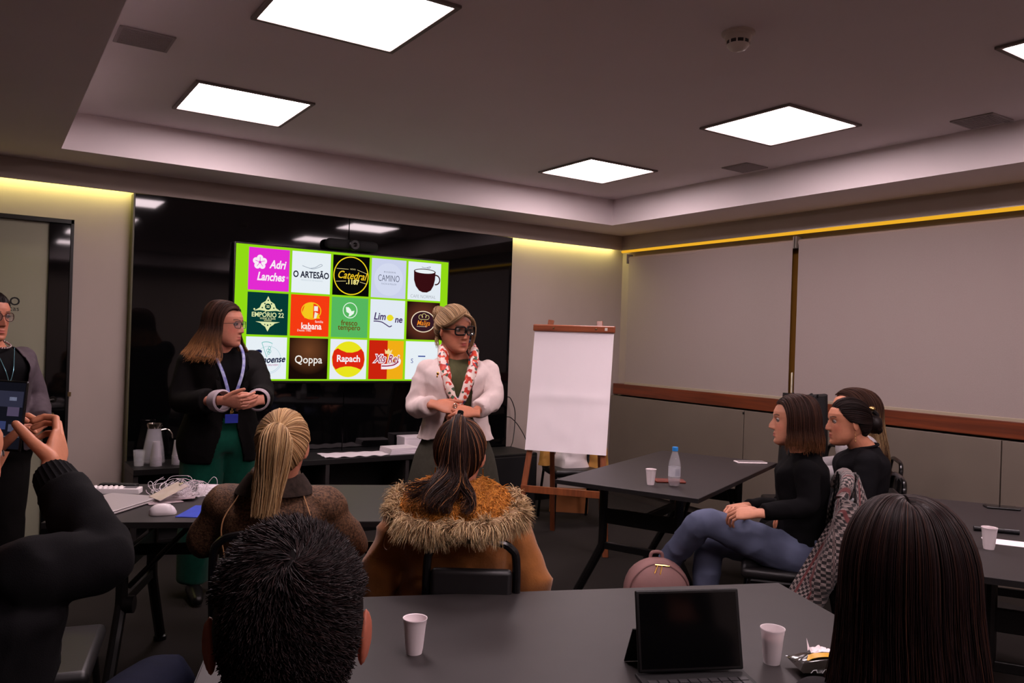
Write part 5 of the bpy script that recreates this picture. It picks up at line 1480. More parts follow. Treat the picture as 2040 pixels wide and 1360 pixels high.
# ------------------------------------------------ woman in the white jacket
hd = at(906, 658, 4.22); bs = at(906, 900, 4.28)
p = Person('standing woman in a white jacket, floral scarf and thick black glasses', bs, mixd(.10, -.99), (198, 132, 104), 1.66, 1.0)
p.spine(.90); p.head_at(hd, mixd(.64, -.77), -.10, .05, k=1.0)
p.arm('R', at(824, 812, 4.24), at(868, 806, 4.04)); p.arm('L', at(985, 795, 4.18), at(942, 822, 4.02))
for sd, q in (('L', -1), ('R', 1)): p.leg(sd, (q * .09, .01, .48), (q * .09, -.01, .09), (q * .11, .17, .035))
p.build_body(hands=[dict(W=p.J['wrR'], d=p.dirl(RH - FH * .25 + Vector((0, 0, -.12))), n=p.dirl(FH * .7 + Vector((0, 0, -.7))), side=1, curls=[(.5, .9, .6)] * 4, thumb=(.7, .5, .2, .4)),
                    dict(W=p.J['wrL'], d=p.dirl(-RH - FH * .2 + Vector((0, 0, .05))), n=p.dirl(FH * .6 + Vector((0, 0, -.7))), side=-1, curls=[(.6, 1.0, .6)] * 4, thumb=(.7, .45, .2, .4))], lips=(142, 52, 50), brow=(104, 78, 58), cheek=.15, hv=.0029)
M_olive = fabric('olive_knit', (76, 76, 52)); M_skirt = fabric('skirt_olive', (58, 56, 48), bump=(200, .1, .002))
p.garment('blouse', lambda bm: p.torso(bm, .010, 'crotch', 'trap', bust=.03), M_olive, .010, wr=(.004, 9))
def f_(bm):
    rings = []
    for i in range(12):
        v = i / 11; z = 1.02 - .74 * v; r = .135 + .03 * min(1, v * 5) + .13 * v
        rings.append([Vector((r * 1.12 * math.cos(a) * (1 + .05 * v * math.sin(9 * a)), (r * .86) * math.sin(a) * (1 + .05 * v * math.sin(9 * a)) , z)) for a in [2 * PI * k / 48 for k in range(48)]])
    loft(bm, rings)
p.garment('skirt', f_, M_skirt, .011, 2, wr=(.006, 6, (1, 1, .2)))
M_ivory = fabric('jacket_ivory', (208, 190, 186), .75, noise=(60, .03), bump=(420, .2, .0015))
def f_(bm):
    p.torso(bm, .024, 'pel', 'trap', flare=.035, bust=.03)
    for sd in 'LR': p.arm_vol(bm, sd, .014, 0, .90, .006)
def cut_(c):
    if c.z < 1.0 - .035 * sstep(.04, .16, abs(c.x)) * (1 if c.y > 0 else .3): return True
    return c.y > 0 and abs(c.x + .012) < .060 + .03 * sstep(1.15, 1.0, c.z) + .012 * sstep(1.25, 1.4, c.z) and c.z < 1.5
p.garment('jacket', f_, M_ivory, .008, 3, wr=(.012, 11, (1, 1, .7)), cut=cut_, thick=.006)
# welt pocket seam and brooch
b = B(); tube(b, smooth_path([(-.135, .128, 1.24), (-.125, .132, 1.16), (-.118, .128, 1.09)], 5), .0022, 6); mesh_obj('pocket_seam', b, mat('seam_shadow', (170, 150, 148), .8), p.root)
b = B(); ball(b, (.105, .142, 1.315), (.007, .004, .009), 12, 8); ball(b, (.108, .142, 1.30), (.004, .003, .008), 10, 6); mesh_obj('brooch', b, mat('brooch_gold', (214, 170, 90), .25, metal=1), p.root)
# floral scarf
def floral():
    ma = bpy.data.materials.new('scarf_floral'); ma.use_nodes = True; nt = ma.node_tree; bs_ = nt.nodes['Principled BSDF']; bs_.inputs['Roughness'].default_value = .55
    tc = nt.nodes.new('ShaderNodeTexCoord'); vo = nt.nodes.new('ShaderNodeTexVoronoi'); vo.inputs['Scale'].default_value = 62
    nt.links.new(tc.outputs['Object'], vo.inputs['Vector'])
    r = nt.nodes.new('ShaderNodeValToRGB'); r.color_ramp.interpolation = 'CONSTANT'
    els = [(0, (226, 206, 196)), (.34, (190, 40, 26)), (.58, (228, 208, 198)), (.68, (60, 84, 62)), (.76, (206, 66, 36)), (.88, (46, 48, 84)), (.93, (232, 214, 206))]
    r.color_ramp.elements[0].color = (*lin(els[0][1]), 1); r.color_ramp.elements[1].position = els[1][0]; r.color_ramp.elements[1].color = (*lin(els[1][1]), 1)
    for q, c in els[2:]:
        e = r.color_ramp.elements.new(q); e.color = (*lin(c), 1)
    sp = nt.nodes.new('ShaderNodeSeparateColor'); nt.links.new(vo.outputs['Color'], sp.inputs[0]); nt.links.new(sp.outputs[0], r.inputs[0]); nt.links.new(r.outputs[0], bs_.inputs['Base Color'])
    return ma
M_floral = floral()
def scarf_(bm):
    for s in (-1, 1):
        tube(bm, smooth_path([(0, -.075, 1.475), (s * .055, -.05, 1.475), (s * .078, .02, 1.445), (s * .078, .095, 1.375), (s * .056, .148, 1.28), (s * .026, .158, 1.20), (0, .155, 1.155)], 6), [.014] * 6 + [.019] * 6 + [.026] * 12 + [.022] * 12 + [.015], 14)
    ball(bm, (0, .168, 1.155), (.022, .018, .020), 14, 10)
    tube(bm, smooth_path([(0, .165, 1.15), (-.012, .178, 1.10), (-.022, .180, 1.05), (-.026, .176, 1.01)], 5), [.014] + [.02] * 12 + [.024] * 3, 12)
    tube(bm, smooth_path([(0, .165, 1.15), (.016, .180, 1.11), (.03, .178, 1.07), (.034, .172, 1.03)], 5), [.014] + [.018] * 12 + [.022] * 3, 12)
p.garment('scarf', scarf_, M_floral, .006, 2, wr=(.008, 26, (1, 1, .4)))
tie = (0, -.118, .062)
S, sh = pulled_back(tie, 1300, 14, .008, .008, front=.080, nape=-.06)
bun = locks_along([(0, -.10, .055), (.03, -.135, .085), (0, -.165, .10), (-.035, -.15, .07), (-.01, -.145, .03), (.028, -.14, .05), (.0, -.13, .09)], 260, .017, 20, .003)
bang1 = locks_along([(.02, .075, .098), (-.02, .104, .080), (-.056, .088, .04), (-.080, .062, -.02), (-.080, .05, -.07), (-.068, .045, -.10)], 120, .010, 14, .004)
bang2 = locks_along([(.0, .08, .100), (.04, .092, .082), (.070, .058, .046), (.083, .01, .028), (.080, -.06, .035)], 160, .012, 14, .003)
nape = locks_along([(.05, -.07, -.02), (.062, -.075, -.06), (.06, -.06, -.10)], 40, .012, 10, .004)
bs1 = tube_sheet([(0, -.10, .05), (0, -.13, .075), (0, -.16, .075), (0, -.175, .06)], lambda q: .034 * math.sqrt(max(.02, 1 - (2 * q - 1) ** 2)) + .004)
add_hair(p, 'hair', [S, bun, bang1, bang2, nape], [sh, bs1], [(176, 144, 106), (150, 118, 84), (122, 94, 68), (192, 164, 128)], (.0012, .0005), (140, 110, 78))
b = B(); tube(b, [p.HM @ Vector((.03 * math.cos(a), -.122 + .008 * math.sin(a), .055 + .028 * math.sin(a))) for a in [2 * PI * k / 16 for k in range(17)]], .006, 8, cap=False); mesh_obj('hair_tie', b, M_blk, p.root)
glasses(p, mat('glasses_thick', (14, 13, 14), .25, spec=.5), .0042, .0285, .0215, mat('lens_tint', (120, 118, 110), .03, trans=.9, alpha=.35), y=.102, square=.45)
b = B(); tube(b, [p.HM @ Vector((-.078, -.006, -.034)), p.HM @ Vector((-.082, -.004, -.044)), p.HM @ Vector((-.080, -.012, -.052))], .0018, 6); mesh_obj('earring', b, mat('steel', (190, 180, 170), .2, metal=1), p.root)
w_ = p.J['wrR'] + p.dirl(RH - FH * .25) * .10; b = B(); tube(b, [w_ + Vector((.008 * math.cos(a), .006, .011 * math.sin(a))) for a in [2 * PI * k / 12 for k in range(13)]], .0028, 6, cap=False); mesh_obj('ring', b, mat('steel', (190, 180, 170), .2, metal=1), p.root)
shoes(p, mat('shoe_black', (14, 13, 13), .35))

# ------------------------------------------------ woman at the left edge
hd = at(-20, 632, 3.92); bs = at(-25, 900, 3.98)
p = Person('woman in glasses and grey jacket by the door, cut by the left edge', bs, mixd(.9, -.4), (196, 130, 104), 1.66, 1.05)
p.spine(.89); p.head_at(hd, mixd(.93, -.36), -.05, k=1.0)
p.arm('R', (.25, .02, 1.10), (.18, .2, 1.0), False); p.arm('L', (-.24, .02, 1.10), (-.12, .22, 1.0), False)
for sd, q in (('L', -1), ('R', 1)): p.leg(sd, (q * .10, .015, .49), (q * .10, -.01, .09), (q * .12, .17, .035))
p.build_body(hands=[dict(W=p.J['wrR'], d=(-.8, .3, -.2), n=(0, -1, 0), side=1, curls=relaxed), dict(W=p.J['wrL'], d=(.8, .3, -.2), n=(0, -1, 0), side=-1, curls=relaxed)], lips=(150, 74, 66), brow=(44, 28, 22))
def f_(bm):
    for sd in 'LR': p.leg_vol(bm, sd, .018, 1.0, .01)
    p.torso(bm, .010, 'crotch', 'waist')
p.garment('trousers', f_, M_blk, .012)
p.garment('top', lambda bm: p.torso(bm, .010, 'crotch', 'trap', bust=.03), M_blk2, .011, wr=(.004, 9))
M_jgrey = fabric('jacket_grey', (78, 68, 74), .7)
def f_(bm):
    p.torso(bm, .028, 'crotch', 'trap', flare=.02, bust=.04)
    for sd in 'LR': p.arm_vol(bm, sd, .018, 0, .92, .006)
p.garment('jacket', f_, M_jgrey, .011, wr=(.008, 8), cut=lambda c: (c.y > 0 and abs(c.x) < .075 + .02 * sstep(1.1, 1.4, c.z) and c.z < 1.47) or c.z < .86, thick=.006)
b = B()
for k in range(26):
    a = -2.2 + 4.4 * k / 25; ball(b, (.075 * math.sin(a), .012 + .080 * math.cos(a), 1.40 - .025 * math.cos(a)), .0065, 8, 6)
mesh_obj('necklace', b, mat('bead_silver', (140, 124, 124), .25, metal=.8), p.root)
b = B(); tube(b, smooth_path([(-.05, .105, 1.38), (-.02, .145, 1.27), (0, .150, 1.20)], 5), .0018, 6); tube(b, smooth_path([(.05, .105, 1.38), (.02, .145, 1.27), (0, .150, 1.20)], 5), .0018, 6); ball(b, (0, .152, 1.19), (.010, .005, .014), 10, 8); mesh_obj('pendant', b, mat('pendant_teal', (120, 170, 180), .2, metal=.6), p.root)
S, sh = pulled_back((0, -.115, .02), 900, 12, .008, .005, front=.075)
bs1 = tube_sheet([(0, -.10, .02), (0, -.13, .02), (0, -.165, .01)], lambda q: .04 * math.sqrt(max(.02, 1 - (2 * q - 1) ** 2)) + .003)
add_hair(p, 'hair', S, [sh, bs1], [(30, 20, 18), (22, 15, 14)], (.0013, .0005), (22, 15, 14))
glasses(p, mat('glasses_brown', (58, 30, 26), .3), .0018, .025, .021, mat('lens_clear', (225, 228, 235), .03), square=.8)
shoes(p, mat('shoe_black', (14, 13, 13), .35))

# ------------------------------------------------ seated woman, blonde ponytail
hd = at(563, 892, 2.60); bs = at(548, 1000, 2.62)
p = Person('seated woman with a blonde ponytail and brown metallic jacket, seen from behind', bs, mixd(-.12, 1.0), (196, 134, 108), 1.54, 1.0)
p.spine(.53, .03); p.head_at(hd, mixd(-.20, 1.0), -.03, k=.99)
p.arm('L', (-.245, .06, .80), (-.15, .30, .79), False); p.arm('R', (.25, .06, .79), (.16, .30, .79), False)
sit_legs(p)
p.build_body(face=True, hands=[dict(W=p.J['wrR'], d=(-.5, .8, 0), n=(0, 0, -1), side=1, curls=relaxed), dict(W=p.J['wrL'], d=(.5, .8, 0), n=(0, 0, -1), side=-1, curls=relaxed)], hv=.0045)
def f_(bm):
    for sd in 'LR': p.leg_vol(bm, sd, .014)
    p.torso(bm, .006, 'crotch', 'waist')
p.garment('trousers', f_, M_blk, .013)
M_tweed = fabric('jacket_bronze_tweed', (36, 27, 23), .5, noise=(150, 1, (110, 80, 58)), bump=(260, .6, .004))
def f_(bm):
    p.torso(bm, .030, 'crotch', 'trap', sy=1.0)
    for sd in 'LR':
        p.arm_vol(bm, sd, .022, 0, .93); ball(bm, p.J['sh' + sd] + Vector((0, 0, .006)), (.085, .075, .068), 16, 10)
    tube(bm, [p.J['neck'] + Vector((0, -.01, -.03)), p.J['neck'] + Vector((0, -.02, .045))], [.085, .078], 20)
p.garment('jacket', f_, M_tweed, .009, 4, wr=(.010, 10, (1, 1, .8)))
G = []
for i in range(21):
    a = PI * (1 + i / 20); c = p.J['neck'] + Vector((0, -.02, 0))
    G.append([c + Vector((.080 * math.cos(a), .078 * math.sin(a), .030)), c + Vector((.086 * math.cos(a), .086 * math.sin(a), .036)), c + Vector((.104 * math.cos(a), .102 * math.sin(a), .012)), c + Vector((.128 * math.cos(a), .116 * math.sin(a), -.026))])
b = B(); grid_sheet(b, G); solid(b, .006); mesh_obj('collar', b, fabric('collar_dark', (40, 30, 25), .7, noise=(60, .4)), p.root)
for s in (-1, 1):
    b = B(); tube(b, smooth_path([p.J['sho'] + Vector((s * .10, -.085, .02)), p.J['chest'] + Vector((s * .135, -.148, .02)), p.J['rib'] + Vector((s * .12, -.148, 0)), p.J['waist'] + Vector((s * .10, -.138, -.05))], 6), .0022, 6); mesh_obj('seam', b, mat('seam_bronze', (150, 108, 70), .6), p.root)
tie = (-.006, -.107, .066)
S, sh = pulled_back(tie, 1700, 14, .004, .003)
tail = locks_along([(-.006, -.105, .068), (-.008, -.142, .064), (-.012, -.160, .02), (-.018, -.150, -.05), (-.026, -.148, -.12), (-.034, -.150, -.20)], 1000, .044, 18, .006, freq=5, radfun=lambda q: .25 + .95 * min(1, q * 3.2) - .55 * max(0, q - .5))
ts = tube_sheet([(-.006, -.10, .066), (-.008, -.135, .060), (-.012, -.148, .02), (-.018, -.140, -.05), (-.026, -.138, -.11), (-.030, -.140, -.17)], lambda q: .014 + .032 * min(1, q * 3) - .026 * max(0, q - .5), sy=.7)
add_hair(p, 'hair', [S, tail], [sh, ts], [(190, 154, 108), (160, 124, 84), (132, 98, 66), (208, 176, 132)], (.0011, .0005), (134, 100, 68))
b = B(); tube(b, [p.HM @ Vector((-.006 + .018 * math.cos(a), -.122, .067 + .018 * math.sin(a))) for a in [2 * PI * k / 16 for k in range(17)]], .005, 8, cap=False); mesh_obj('hair_tie', b, mat('tie_tan', (150, 110, 74), .7), p.root)
shoes(p, mat('shoe_black', (14, 13, 13), .35))
c = Vector((bs.x, bs.y, 0)) + p.f * .03; make_chair('black chair under the woman with the blonde ponytail', c.x, c.y, p.root.rotation_euler.z, .28, .89)

# ------------------------------------------------ seated woman in the tan fur-hooded coat
hd = at(916, 908, 2.60); bs = at(912, 1000, 2.60)
p = Person('seated woman in a tan coat with a fur trimmed hood, seen from behind', bs, mixd(-.03, 1.0), (196, 134, 108), 1.54, 1.02)
p.spine(.53, .02); p.head_at(hd, mixd(.0, 1.0), -.02, k=.98)
p.arm('L', (-.25, .0, .69), (-.15, .22, .72), False); p.arm('R', (.25, .0, .69), (.15, .22, .72), False)
sit_legs(p)
p.build_body(face=True, hands=[dict(W=p.J['wrR'], d=(-.5, .8, 0), n=(0, 0, -1), side=1, curls=relaxed), dict(W=p.J['wrL'], d=(.5, .8, 0), n=(0, 0, -1), side=-1, curls=relaxed)], hv=.0045)
def f_(bm):
    for sd in 'LR': p.leg_vol(bm, sd, .014)
    p.torso(bm, .006, 'crotch', 'waist')
p.garment('trousers', f_, M_blk, .013)
M_suede = fabric('coat_suede', (136, 84, 40), .8, noise=(14, .18), bump=(120, .25, .004), sheen=.2)
def f_(bm):
    p.torso(bm, .040, 'crotch', 'trap', drop=.09, flare=.03)
    for sd in 'LR': p.arm_vol(bm, sd, .034, 0, .95, -.01)
p.garment('coat', f_, M_suede, .009, 4, wr=(.020, 6, (1, 1, 1.3)))
# hood laid open on the back: U shaped rim, golden lining, shaggy trim
U = smooth_path([p.loc(at(*q)) for q in ((802, 972, 2.53), (788, 1000, 2.46), (793, 1032, 2.40), (835, 1047, 2.36), (880, 1052, 2.345), (925, 1050, 2.345), (975, 1046, 2.36), (1016, 1034, 2.40), (1034, 1010, 2.46), (1020, 980, 2.54))], 6)
nk = p.J['neck'] + Vector((0, -.045, .045)); NU = len(U)
G = []
for i, u in enumerate(U):
    a = PI * (1 + i / (NU - 1)); inner = p.J['neck'] + Vector((.075 * math.cos(a), .07 * math.sin(a) - .01, .05 - .01 * math.sin(-a)))
    row = []
    for j in range(11):
        v = j / 10; q = u.lerp(inner, v)
        q = q + Vector((0, -.035, .010)) * math.sin(PI * v) + Vector((0, -1, 0)) * .012 * mnoise.noise(Vector((i * .22, v * 2.5, 3)))
        row.append(q)
    G.append(row)
b = B(); grid_sheet(b, G); solid(b, .01)
me = bpy.data.meshes.new('hood_lining'); b.to_mesh(me); b.free()
GA = np.array([[list(q) for q in r] for r in G])
n = 9000; ii = rng.uniform(0, NU - 1.001, n); jj = rng.uniform(0, 9.999, n); i0 = ii.astype(int); j0 = jj.astype(int); fi = (ii - i0)[:, None]; fj = (jj - j0)[:, None]
root = (GA[i0, j0] * (1 - fi) + GA[i0 + 1, j0] * fi) * (1 - fj) + (GA[i0, j0 + 1] * (1 - fi) + GA[i0 + 1, j0 + 1] * fi) * fj
dv = np.array([0, -.55, -.5]) + rng.normal(size=(n, 3)) * .45; dv /= np.linalg.norm(dv, axis=1, keepdims=True)
t_ = np.linspace(0, 1, 4)[None, :, None]; S = root[:, None, :] + dv[:, None, :] * t_ * (.016 + .010 * rng.random((n, 1, 1))) + np.array([0, 0, -.006]) * t_ ** 2
add_hair(p, 'hood_lining', S, [GA], [(176, 112, 40), (150, 92, 32), (196, 132, 56)], (.0013, .0004), (140, 86, 32), head=False, closed=False, mat_=M_fur)
bpy.data.meshes.remove(me)
UA = np.array([list(q) for q in U]); n = 5200
k = rng.uniform(0, NU - 1.001, n); k0 = k.astype(int); fk = (k - k0)[:, None]; cpt = UA[k0] * (1 - fk) + UA[k0 + 1] * fk
o_ = rng.normal(size=(n, 3)); o_ /= np.linalg.norm(o_, axis=1, keepdims=True); o_[::2, 1] = -np.abs(o_[::2, 1]); root = cpt + o_ * .018
clump = np.array([[mnoise.noise(Vector((q[0] * 28, q[1] * 28, q[2] * 28))), mnoise.noise(Vector((q[0] * 28 + 9, q[1] * 28, q[2] * 28))), mnoise.noise(Vector((q[0] * 28, q[1] * 28 + 7, q[2] * 28)))] for q in root])
dv = o_ * .9 + clump * 1.6 + np.array([0, -.15, -.28]) + rng.normal(size=(n, 3)) * .25; dv /= np.linalg.norm(dv, axis=1, keepdims=True)
L_ = (.024 + .018 * rng.random((n, 1, 1))); t_ = np.linspace(0, 1, 6)[None, :, None]
S = root[:, None, :] + dv[:, None, :] * t_ * L_ + (np.array([0, 0, -.018]) + clump[:, None, :] * .018) * t_ ** 2
rim = tube_sheet([list(q) for q in U[::4]] + [list(U[-1])], lambda q: .018, 16, 60)
add_hair(p, 'fur_trim', S, [rim], [(196, 168, 124), (166, 136, 98), (124, 96, 68), (214, 190, 150)], (.0012, .0003), (130, 104, 76), head=False, mat_=M_fur)
b = B(); tube(b, smooth_path([p.loc(at(*q)) for q in ((792, 1030, 2.37), (770, 1060, 2.40), (764, 1085, 2.42), (772, 1095, 2.40), (782, 1075, 2.38), (790, 1040, 2.37))], 6), .0022, 6); mesh_obj('drawcord', b, mat('cord_brown', (120, 78, 44), .7), p.root)
tie = (-.002, -.035, .124)
S, sh = pulled_back(tie, 1500, 14, .004, .003, nape=-.08)
tail = locks_along([(-.002, -.035, .126), (-.003, -.085, .126), (-.004, -.135, .075), (-.006, -.150, .0), (-.012, -.168, -.045), (-.03, -.20, -.075), (-.05, -.235, -.105), (-.06, -.26, -.135)], 900, .040, 20, .012, freq=7, radfun=lambda q: .2 + .9 * min(1, q * 2.5) + .35 * max(0, q - .6))
curl1 = locks_along([(-.01, -.155, -.01), (-.035, -.185, -.05), (-.075, -.21, -.075), (-.115, -.215, -.085), (-.15, -.205, -.095)], 220, .026, 16, .012, freq=6)
curl2 = locks_along([(.01, -.155, -.02), (.025, -.19, -.06), (.045, -.225, -.09), (.05, -.25, -.115), (.03, -.27, -.13)], 150, .02, 16, .010, freq=6)
ts = tube_sheet([(-.002, -.035, .122), (-.003, -.08, .118), (-.004, -.122, .07), (-.006, -.138, .0), (-.010, -.155, -.04), (-.02, -.18, -.07)], lambda q: .010 + .030 * min(1, q * 2.5) - .012 * max(0, q - .6), sy=.6)
add_hair(p, 'hair', [S, tail, curl1, curl2], [sh, ts], [(36, 22, 18), (50, 31, 24), (28, 18, 15), (150, 100, 60), (112, 72, 44)], (.0011, .0004), (30, 19, 16), w=[.34, .27, .22, .07, .10])
b = B(); tube(b, smooth_path([p.HM @ Vector((-.002, -.035, .118)), p.HM @ Vector((-.002, -.033, .135)), p.HM @ Vector((0, -.028, .152))], 5), [.012] * 5 + [.010] * 5 + [.008], 10); mesh_obj('hair_tie', b, M_blk, p.root)
for s in (-1, 1):
    b = B(); tube(b, [p.HM @ Vector((s * .078, -.008, -.038)), p.HM @ Vector((s * .080, -.008, -.062))], .0022, 6); mesh_obj('earring', b, mat('brooch_gold', (214, 170, 90), .25, metal=1), p.root)
shoes(p, mat('shoe_black', (14, 13, 13), .35))
c = Vector((bs.x, bs.y, 0)) + p.f * .015 + RH * .055; make_chair('black chair under the woman in the tan coat', c.x, c.y, p.root.rotation_euler.z, .265, .905)

# ------------------------------------------------ man nearest the camera
hd = at(576, 1262, .93); bs = at(576, 1320, .91)
p = Person('man with short black hair nearest the camera, seen from behind', bs, mixd(-.12, 1.0), (170, 98, 76), 1.62, 1.08)
p.spine(.53, .05); p.head_at(hd, mixd(-.26, 1.0), .02, k=1.0)
p.arm('L', (-.27, .12, .80), (-.14, .36, .79), False); p.arm('R', (.27, .12, .80), (.16, .36, .79), False)
sit_legs(p)
p.build_body(hands=[dict(W=p.J['wrR'], d=(-.5, .8, 0), n=(0, 0, -1), side=1, curls=relaxed), dict(W=p.J['wrL'], d=(.5, .8, 0), n=(0, 0, -1), side=-1, curls=relaxed)], hv=.0032, ear_out=.009)
def f_(bm):
    for sd in 'LR': p.leg_vol(bm, sd, .014)
    p.torso(bm, .006, 'crotch', 'waist')
p.garment('trousers', f_, M_blk, .013)
def f_(bm):
    p.torso(bm, .016, 'crotch', 'trap')
    for sd in 'LR': p.arm_vol(bm, sd, .014, 0, .95)
p.garment('sweater', f_, M_blk2, .010, wr=(.008, 8))
n = 15000
D = rng.normal(size=(n * 2, 3)); D /= np.linalg.norm(D, axis=1, keepdims=True)
az = np.arctan2(D[:, 0], D[:, 1]); hl = hairline(az, .076, .05, -.085)
aa = np.abs(az); ok = (D[:, 2] > hl[:, 2] + .02) & ~((aa > 1.15) & (aa < 2.15) & (D[:, 2] < .36)); D = D[ok][:n]; n = len(D)
wh = np.array([.03, -.55, .83]); wh /= np.linalg.norm(wh)
radial = D - (D @ wh)[:, None] * wh; radial /= np.linalg.norm(radial, axis=1, keepdims=True) + 1e-9
sw = np.cross(D, radial); dirn = radial * .75 + sw * .6 + D * .28 + rng.normal(size=(n, 3)) * .2; dirn /= np.linalg.norm(dirn, axis=1, keepdims=True)
L_ = (.010 + .010 * rng.random((n, 1, 1))) * np.clip(.75 + D[:, 2] * .6, .3, 1.3)[:, None, None]
t_ = np.linspace(0, 1, 4)[None, :, None]
S = on_skull(D, .002)[:, None, :] + dirn[:, None, :] * t_ * L_ - D[:, None, :] * .005 * t_ ** 2
_, sh = pulled_back((0, -.06, .115), 4, 14, .004, .0, nape=-.088, front=.078)
add_hair(p, 'hair', S, [sh], [(30, 21, 22), (22, 16, 17), (42, 29, 28)], (.0009, .0004), (16, 12, 12))
shoes(p, mat('shoe_black', (14, 13, 13), .35))
c = Vector((bs.x, bs.y, 0)) + p.f * .05; make_chair('black chair under the man nearest the camera', c.x, c.y, p.root.rotation_euler.z, .36, .84)

# ------------------------------------------------ man filming with a phone, left edge
sh_ = at(62, 1140, 1.46); bs = at(-110, 1100, 1.44)
p = Person('person in a black sweater and jeans filming with a phone, cut by the left edge', bs, mixd(.10, 1.0), (206, 140, 108), 1.66, 1.05)
p.spine(.55, .06); p.head_at(at(-105, 925, 1.46), mixd(.2, 1.0), 0, k=1.0)
p.J['shR'] = p.loc(sh_)
WR = at(100, 938, 1.70)
p.arm('R', at(214, 1118, 1.56), WR); p.arm('L', at(-330, 1120, 1.62), at(-25, 940, 1.78))
p.leg('L', at(-60, 1400, 1.95), at(-60, 1640, 2.1), None, True); p.leg('R', at(330, 1345, 2.10), at(340, 1650, 2.05), None, True)
for sd in 'LR': p.J['an' + sd].z = .09; p.J['to' + sd] = p.J['an' + sd] + Vector((.02, .17, -.055))
PHC = at(16, 828, 1.775)
hR = dict(W=p.J['wrR'], d=p.dirl(FH * .80 + Vector((0, 0, .62)) - RH * .22), n=p.dirl(-RH), side=1, curls=[(.25, 1.0, .8), (.3, 1.05, .8), (.35, 1.1, .8), (.4, 1.1, .8)], thumb=(.55, .35, .62, .2), k=1.05)
p.build_body(hands=[hR, dict(W=p.J['wrL'], d=p.dirl(at(0, 880, 1.80) - at(-25, 940, 1.78)), n=p.dirl(RH), side=-1, curls=[(.4, .9, .5)] * 4, thumb=(.7, .3, .6, .3))])
M_denim = fabric('denim_dark', (17, 20, 36), .8, noise=(60, .15), bump=(500, .3, .0015))
def f_(bm):
    for sd in 'LR': p.leg_vol(bm, sd, .016)
    p.torso(bm, .010, 'crotch', 'waist')
p.garment('jeans', f_, M_denim, .011, wr=(.010, 8))
def f_(bm):
    p.torso(bm, .022, 'crotch', 'trap')
    for sd in 'LR': p.arm_vol(bm, sd, .018, 0, .92)
p.garment('sweater', f_, M_blk2, .009, wr=(.012, 9, (1.4, 1, .8)))
E_, W_ = p.J['elR'], p.J['wrR']; d = (W_ - E_).normalized()
ux = d.cross(Vector((0, 0, 1))).normalized(); uy = d.cross(ux)
b = B(); n = 72; rings = []
for i in range(8):
    c = W_ - d * (.085 - .0115 * i); r = .046 - .0012 * i
    rings.append([c + (ux * math.cos(2 * PI * k / n) + uy * math.sin(2 * PI * k / n)) * (r * (1 + (.05 if k % 3 == 0 else 0)) * (.9 if i in (0, 7) else 1)) for k in range(n)])
loft(b, rings, cap=False); solid(b, .004); mesh_obj('ribbed_cuff', b, M_blk2, p.root)
S, sh = pulled_back((0, -.10, .08), 900, 12, .006, .004)
add_hair(p, 'hair', S, [sh], [(34, 24, 20)], (.0013, .0005), (24, 17, 15))
shoes(p, mat('shoe_black', (14, 13, 13), .35))
c = Vector((bs.x, bs.y, 0)) + p.f * .06; make_chair('black chair under the person filming with a phone', c.x, c.y, p.root.rotation_euler.z, .40, .84)
# the phone in the hand
phn = thing('smartphone', 'black smartphone held up to film, its screen showing the room', 'phone', PHC, 0)
Mp = Matrix(((RH.x, FH.x, 0, PHC.x), (RH.y, FH.y, 0, PHC.y), (0, 0, 1, PHC.z), (0, 0, 0, 1))) @ Matrix.Rotation(.03, 4, 'Y') @ Matrix.Rotation(-.10, 4, 'X')
phn.matrix_world = Mp
b = B(); box(b, (-.037, -.004, -.078), (.037, .005, .078), .0042, seg=3); mesh_obj('case', b, mat('phone_black', (12, 12, 13), .2), phn)
b = B(); box(b, (-.034, -.0048, -.072), (.034, -.0040, .074)); scp = mesh_obj('screen', b, emit('phone_dark', (28, 28, 38), .5), phn, smooth=False)
def pr_(x0, z0, x1, z1, c, k=.5): 
    b = B(); box(b, (x0, -.0052, z0), (x1, -.0048, z1)); mesh_obj('screen_image', b, emit('phone_%d_%d_%d' % c, c, k), scp, smooth=False)
pr_(-.032, .02, .032, .055, (62, 62, 84)); pr_(.002, .034, .018, .042, (150, 155, 185)); pr_(.0, .0, .026, .02, (104, 90, 120)); pr_(-.03, -.03, .0, -.012, (70, 80, 130)); pr_(.006, -.034, .03, -.018, (96, 96, 120)); pr_(-.032, -.046, .032, -.044, (120, 120, 130))

# ------------------------------------------------ three women at the bottle table
side_f = mixd(-.96, .28)
hd = at(1580, 840, 3.84); bs = at(1597, 1000, 3.86)
p = Person('seated woman with a brown bob in black turtleneck and jeans, legs crossed', bs, side_f, (212, 152, 124), 1.56, .98)
p.spine(.54, -.02); p.head_at(hd, mixd(-.97, .18), -.02, k=.98)
p.arm('L', at(1612, 1010, 3.66), at(1508, 1022, 3.62)); p.arm('R', at(1570, 1010, 4.05), at(1480, 1008, 3.85))
p.leg('L', at(1404, 1036, 3.78), at(1330, 1118, 4.02), at(1285, 1140, 4.08), True); p.leg('R', at(1415, 1078, 3.98), at(1395, 1262, 3.98), at(1340, 1290, 4.0), True)
p.build_body(hands=[dict(W=p.J['wrL'], d=p.dirl(-RH * .9 + FH * .35 + Vector((0, 0, -.1))), n=p.dirl(FH * .5 + Vector((0, 0, -.8))), side=-1, curls=relaxed), dict(W=p.J['wrR'], d=p.dirl(-RH * .7 - FH * .6), n=p.dirl(Vector((0, 0, -1))), side=1, curls=relaxed)], nose=1.12, lips=(140, 50, 50), brow=(46, 30, 24), hv=.0029)
M_jean = fabric('denim_blue', (84, 90, 112), .8, noise=(7, .22), bump=(600, .3, .0012))
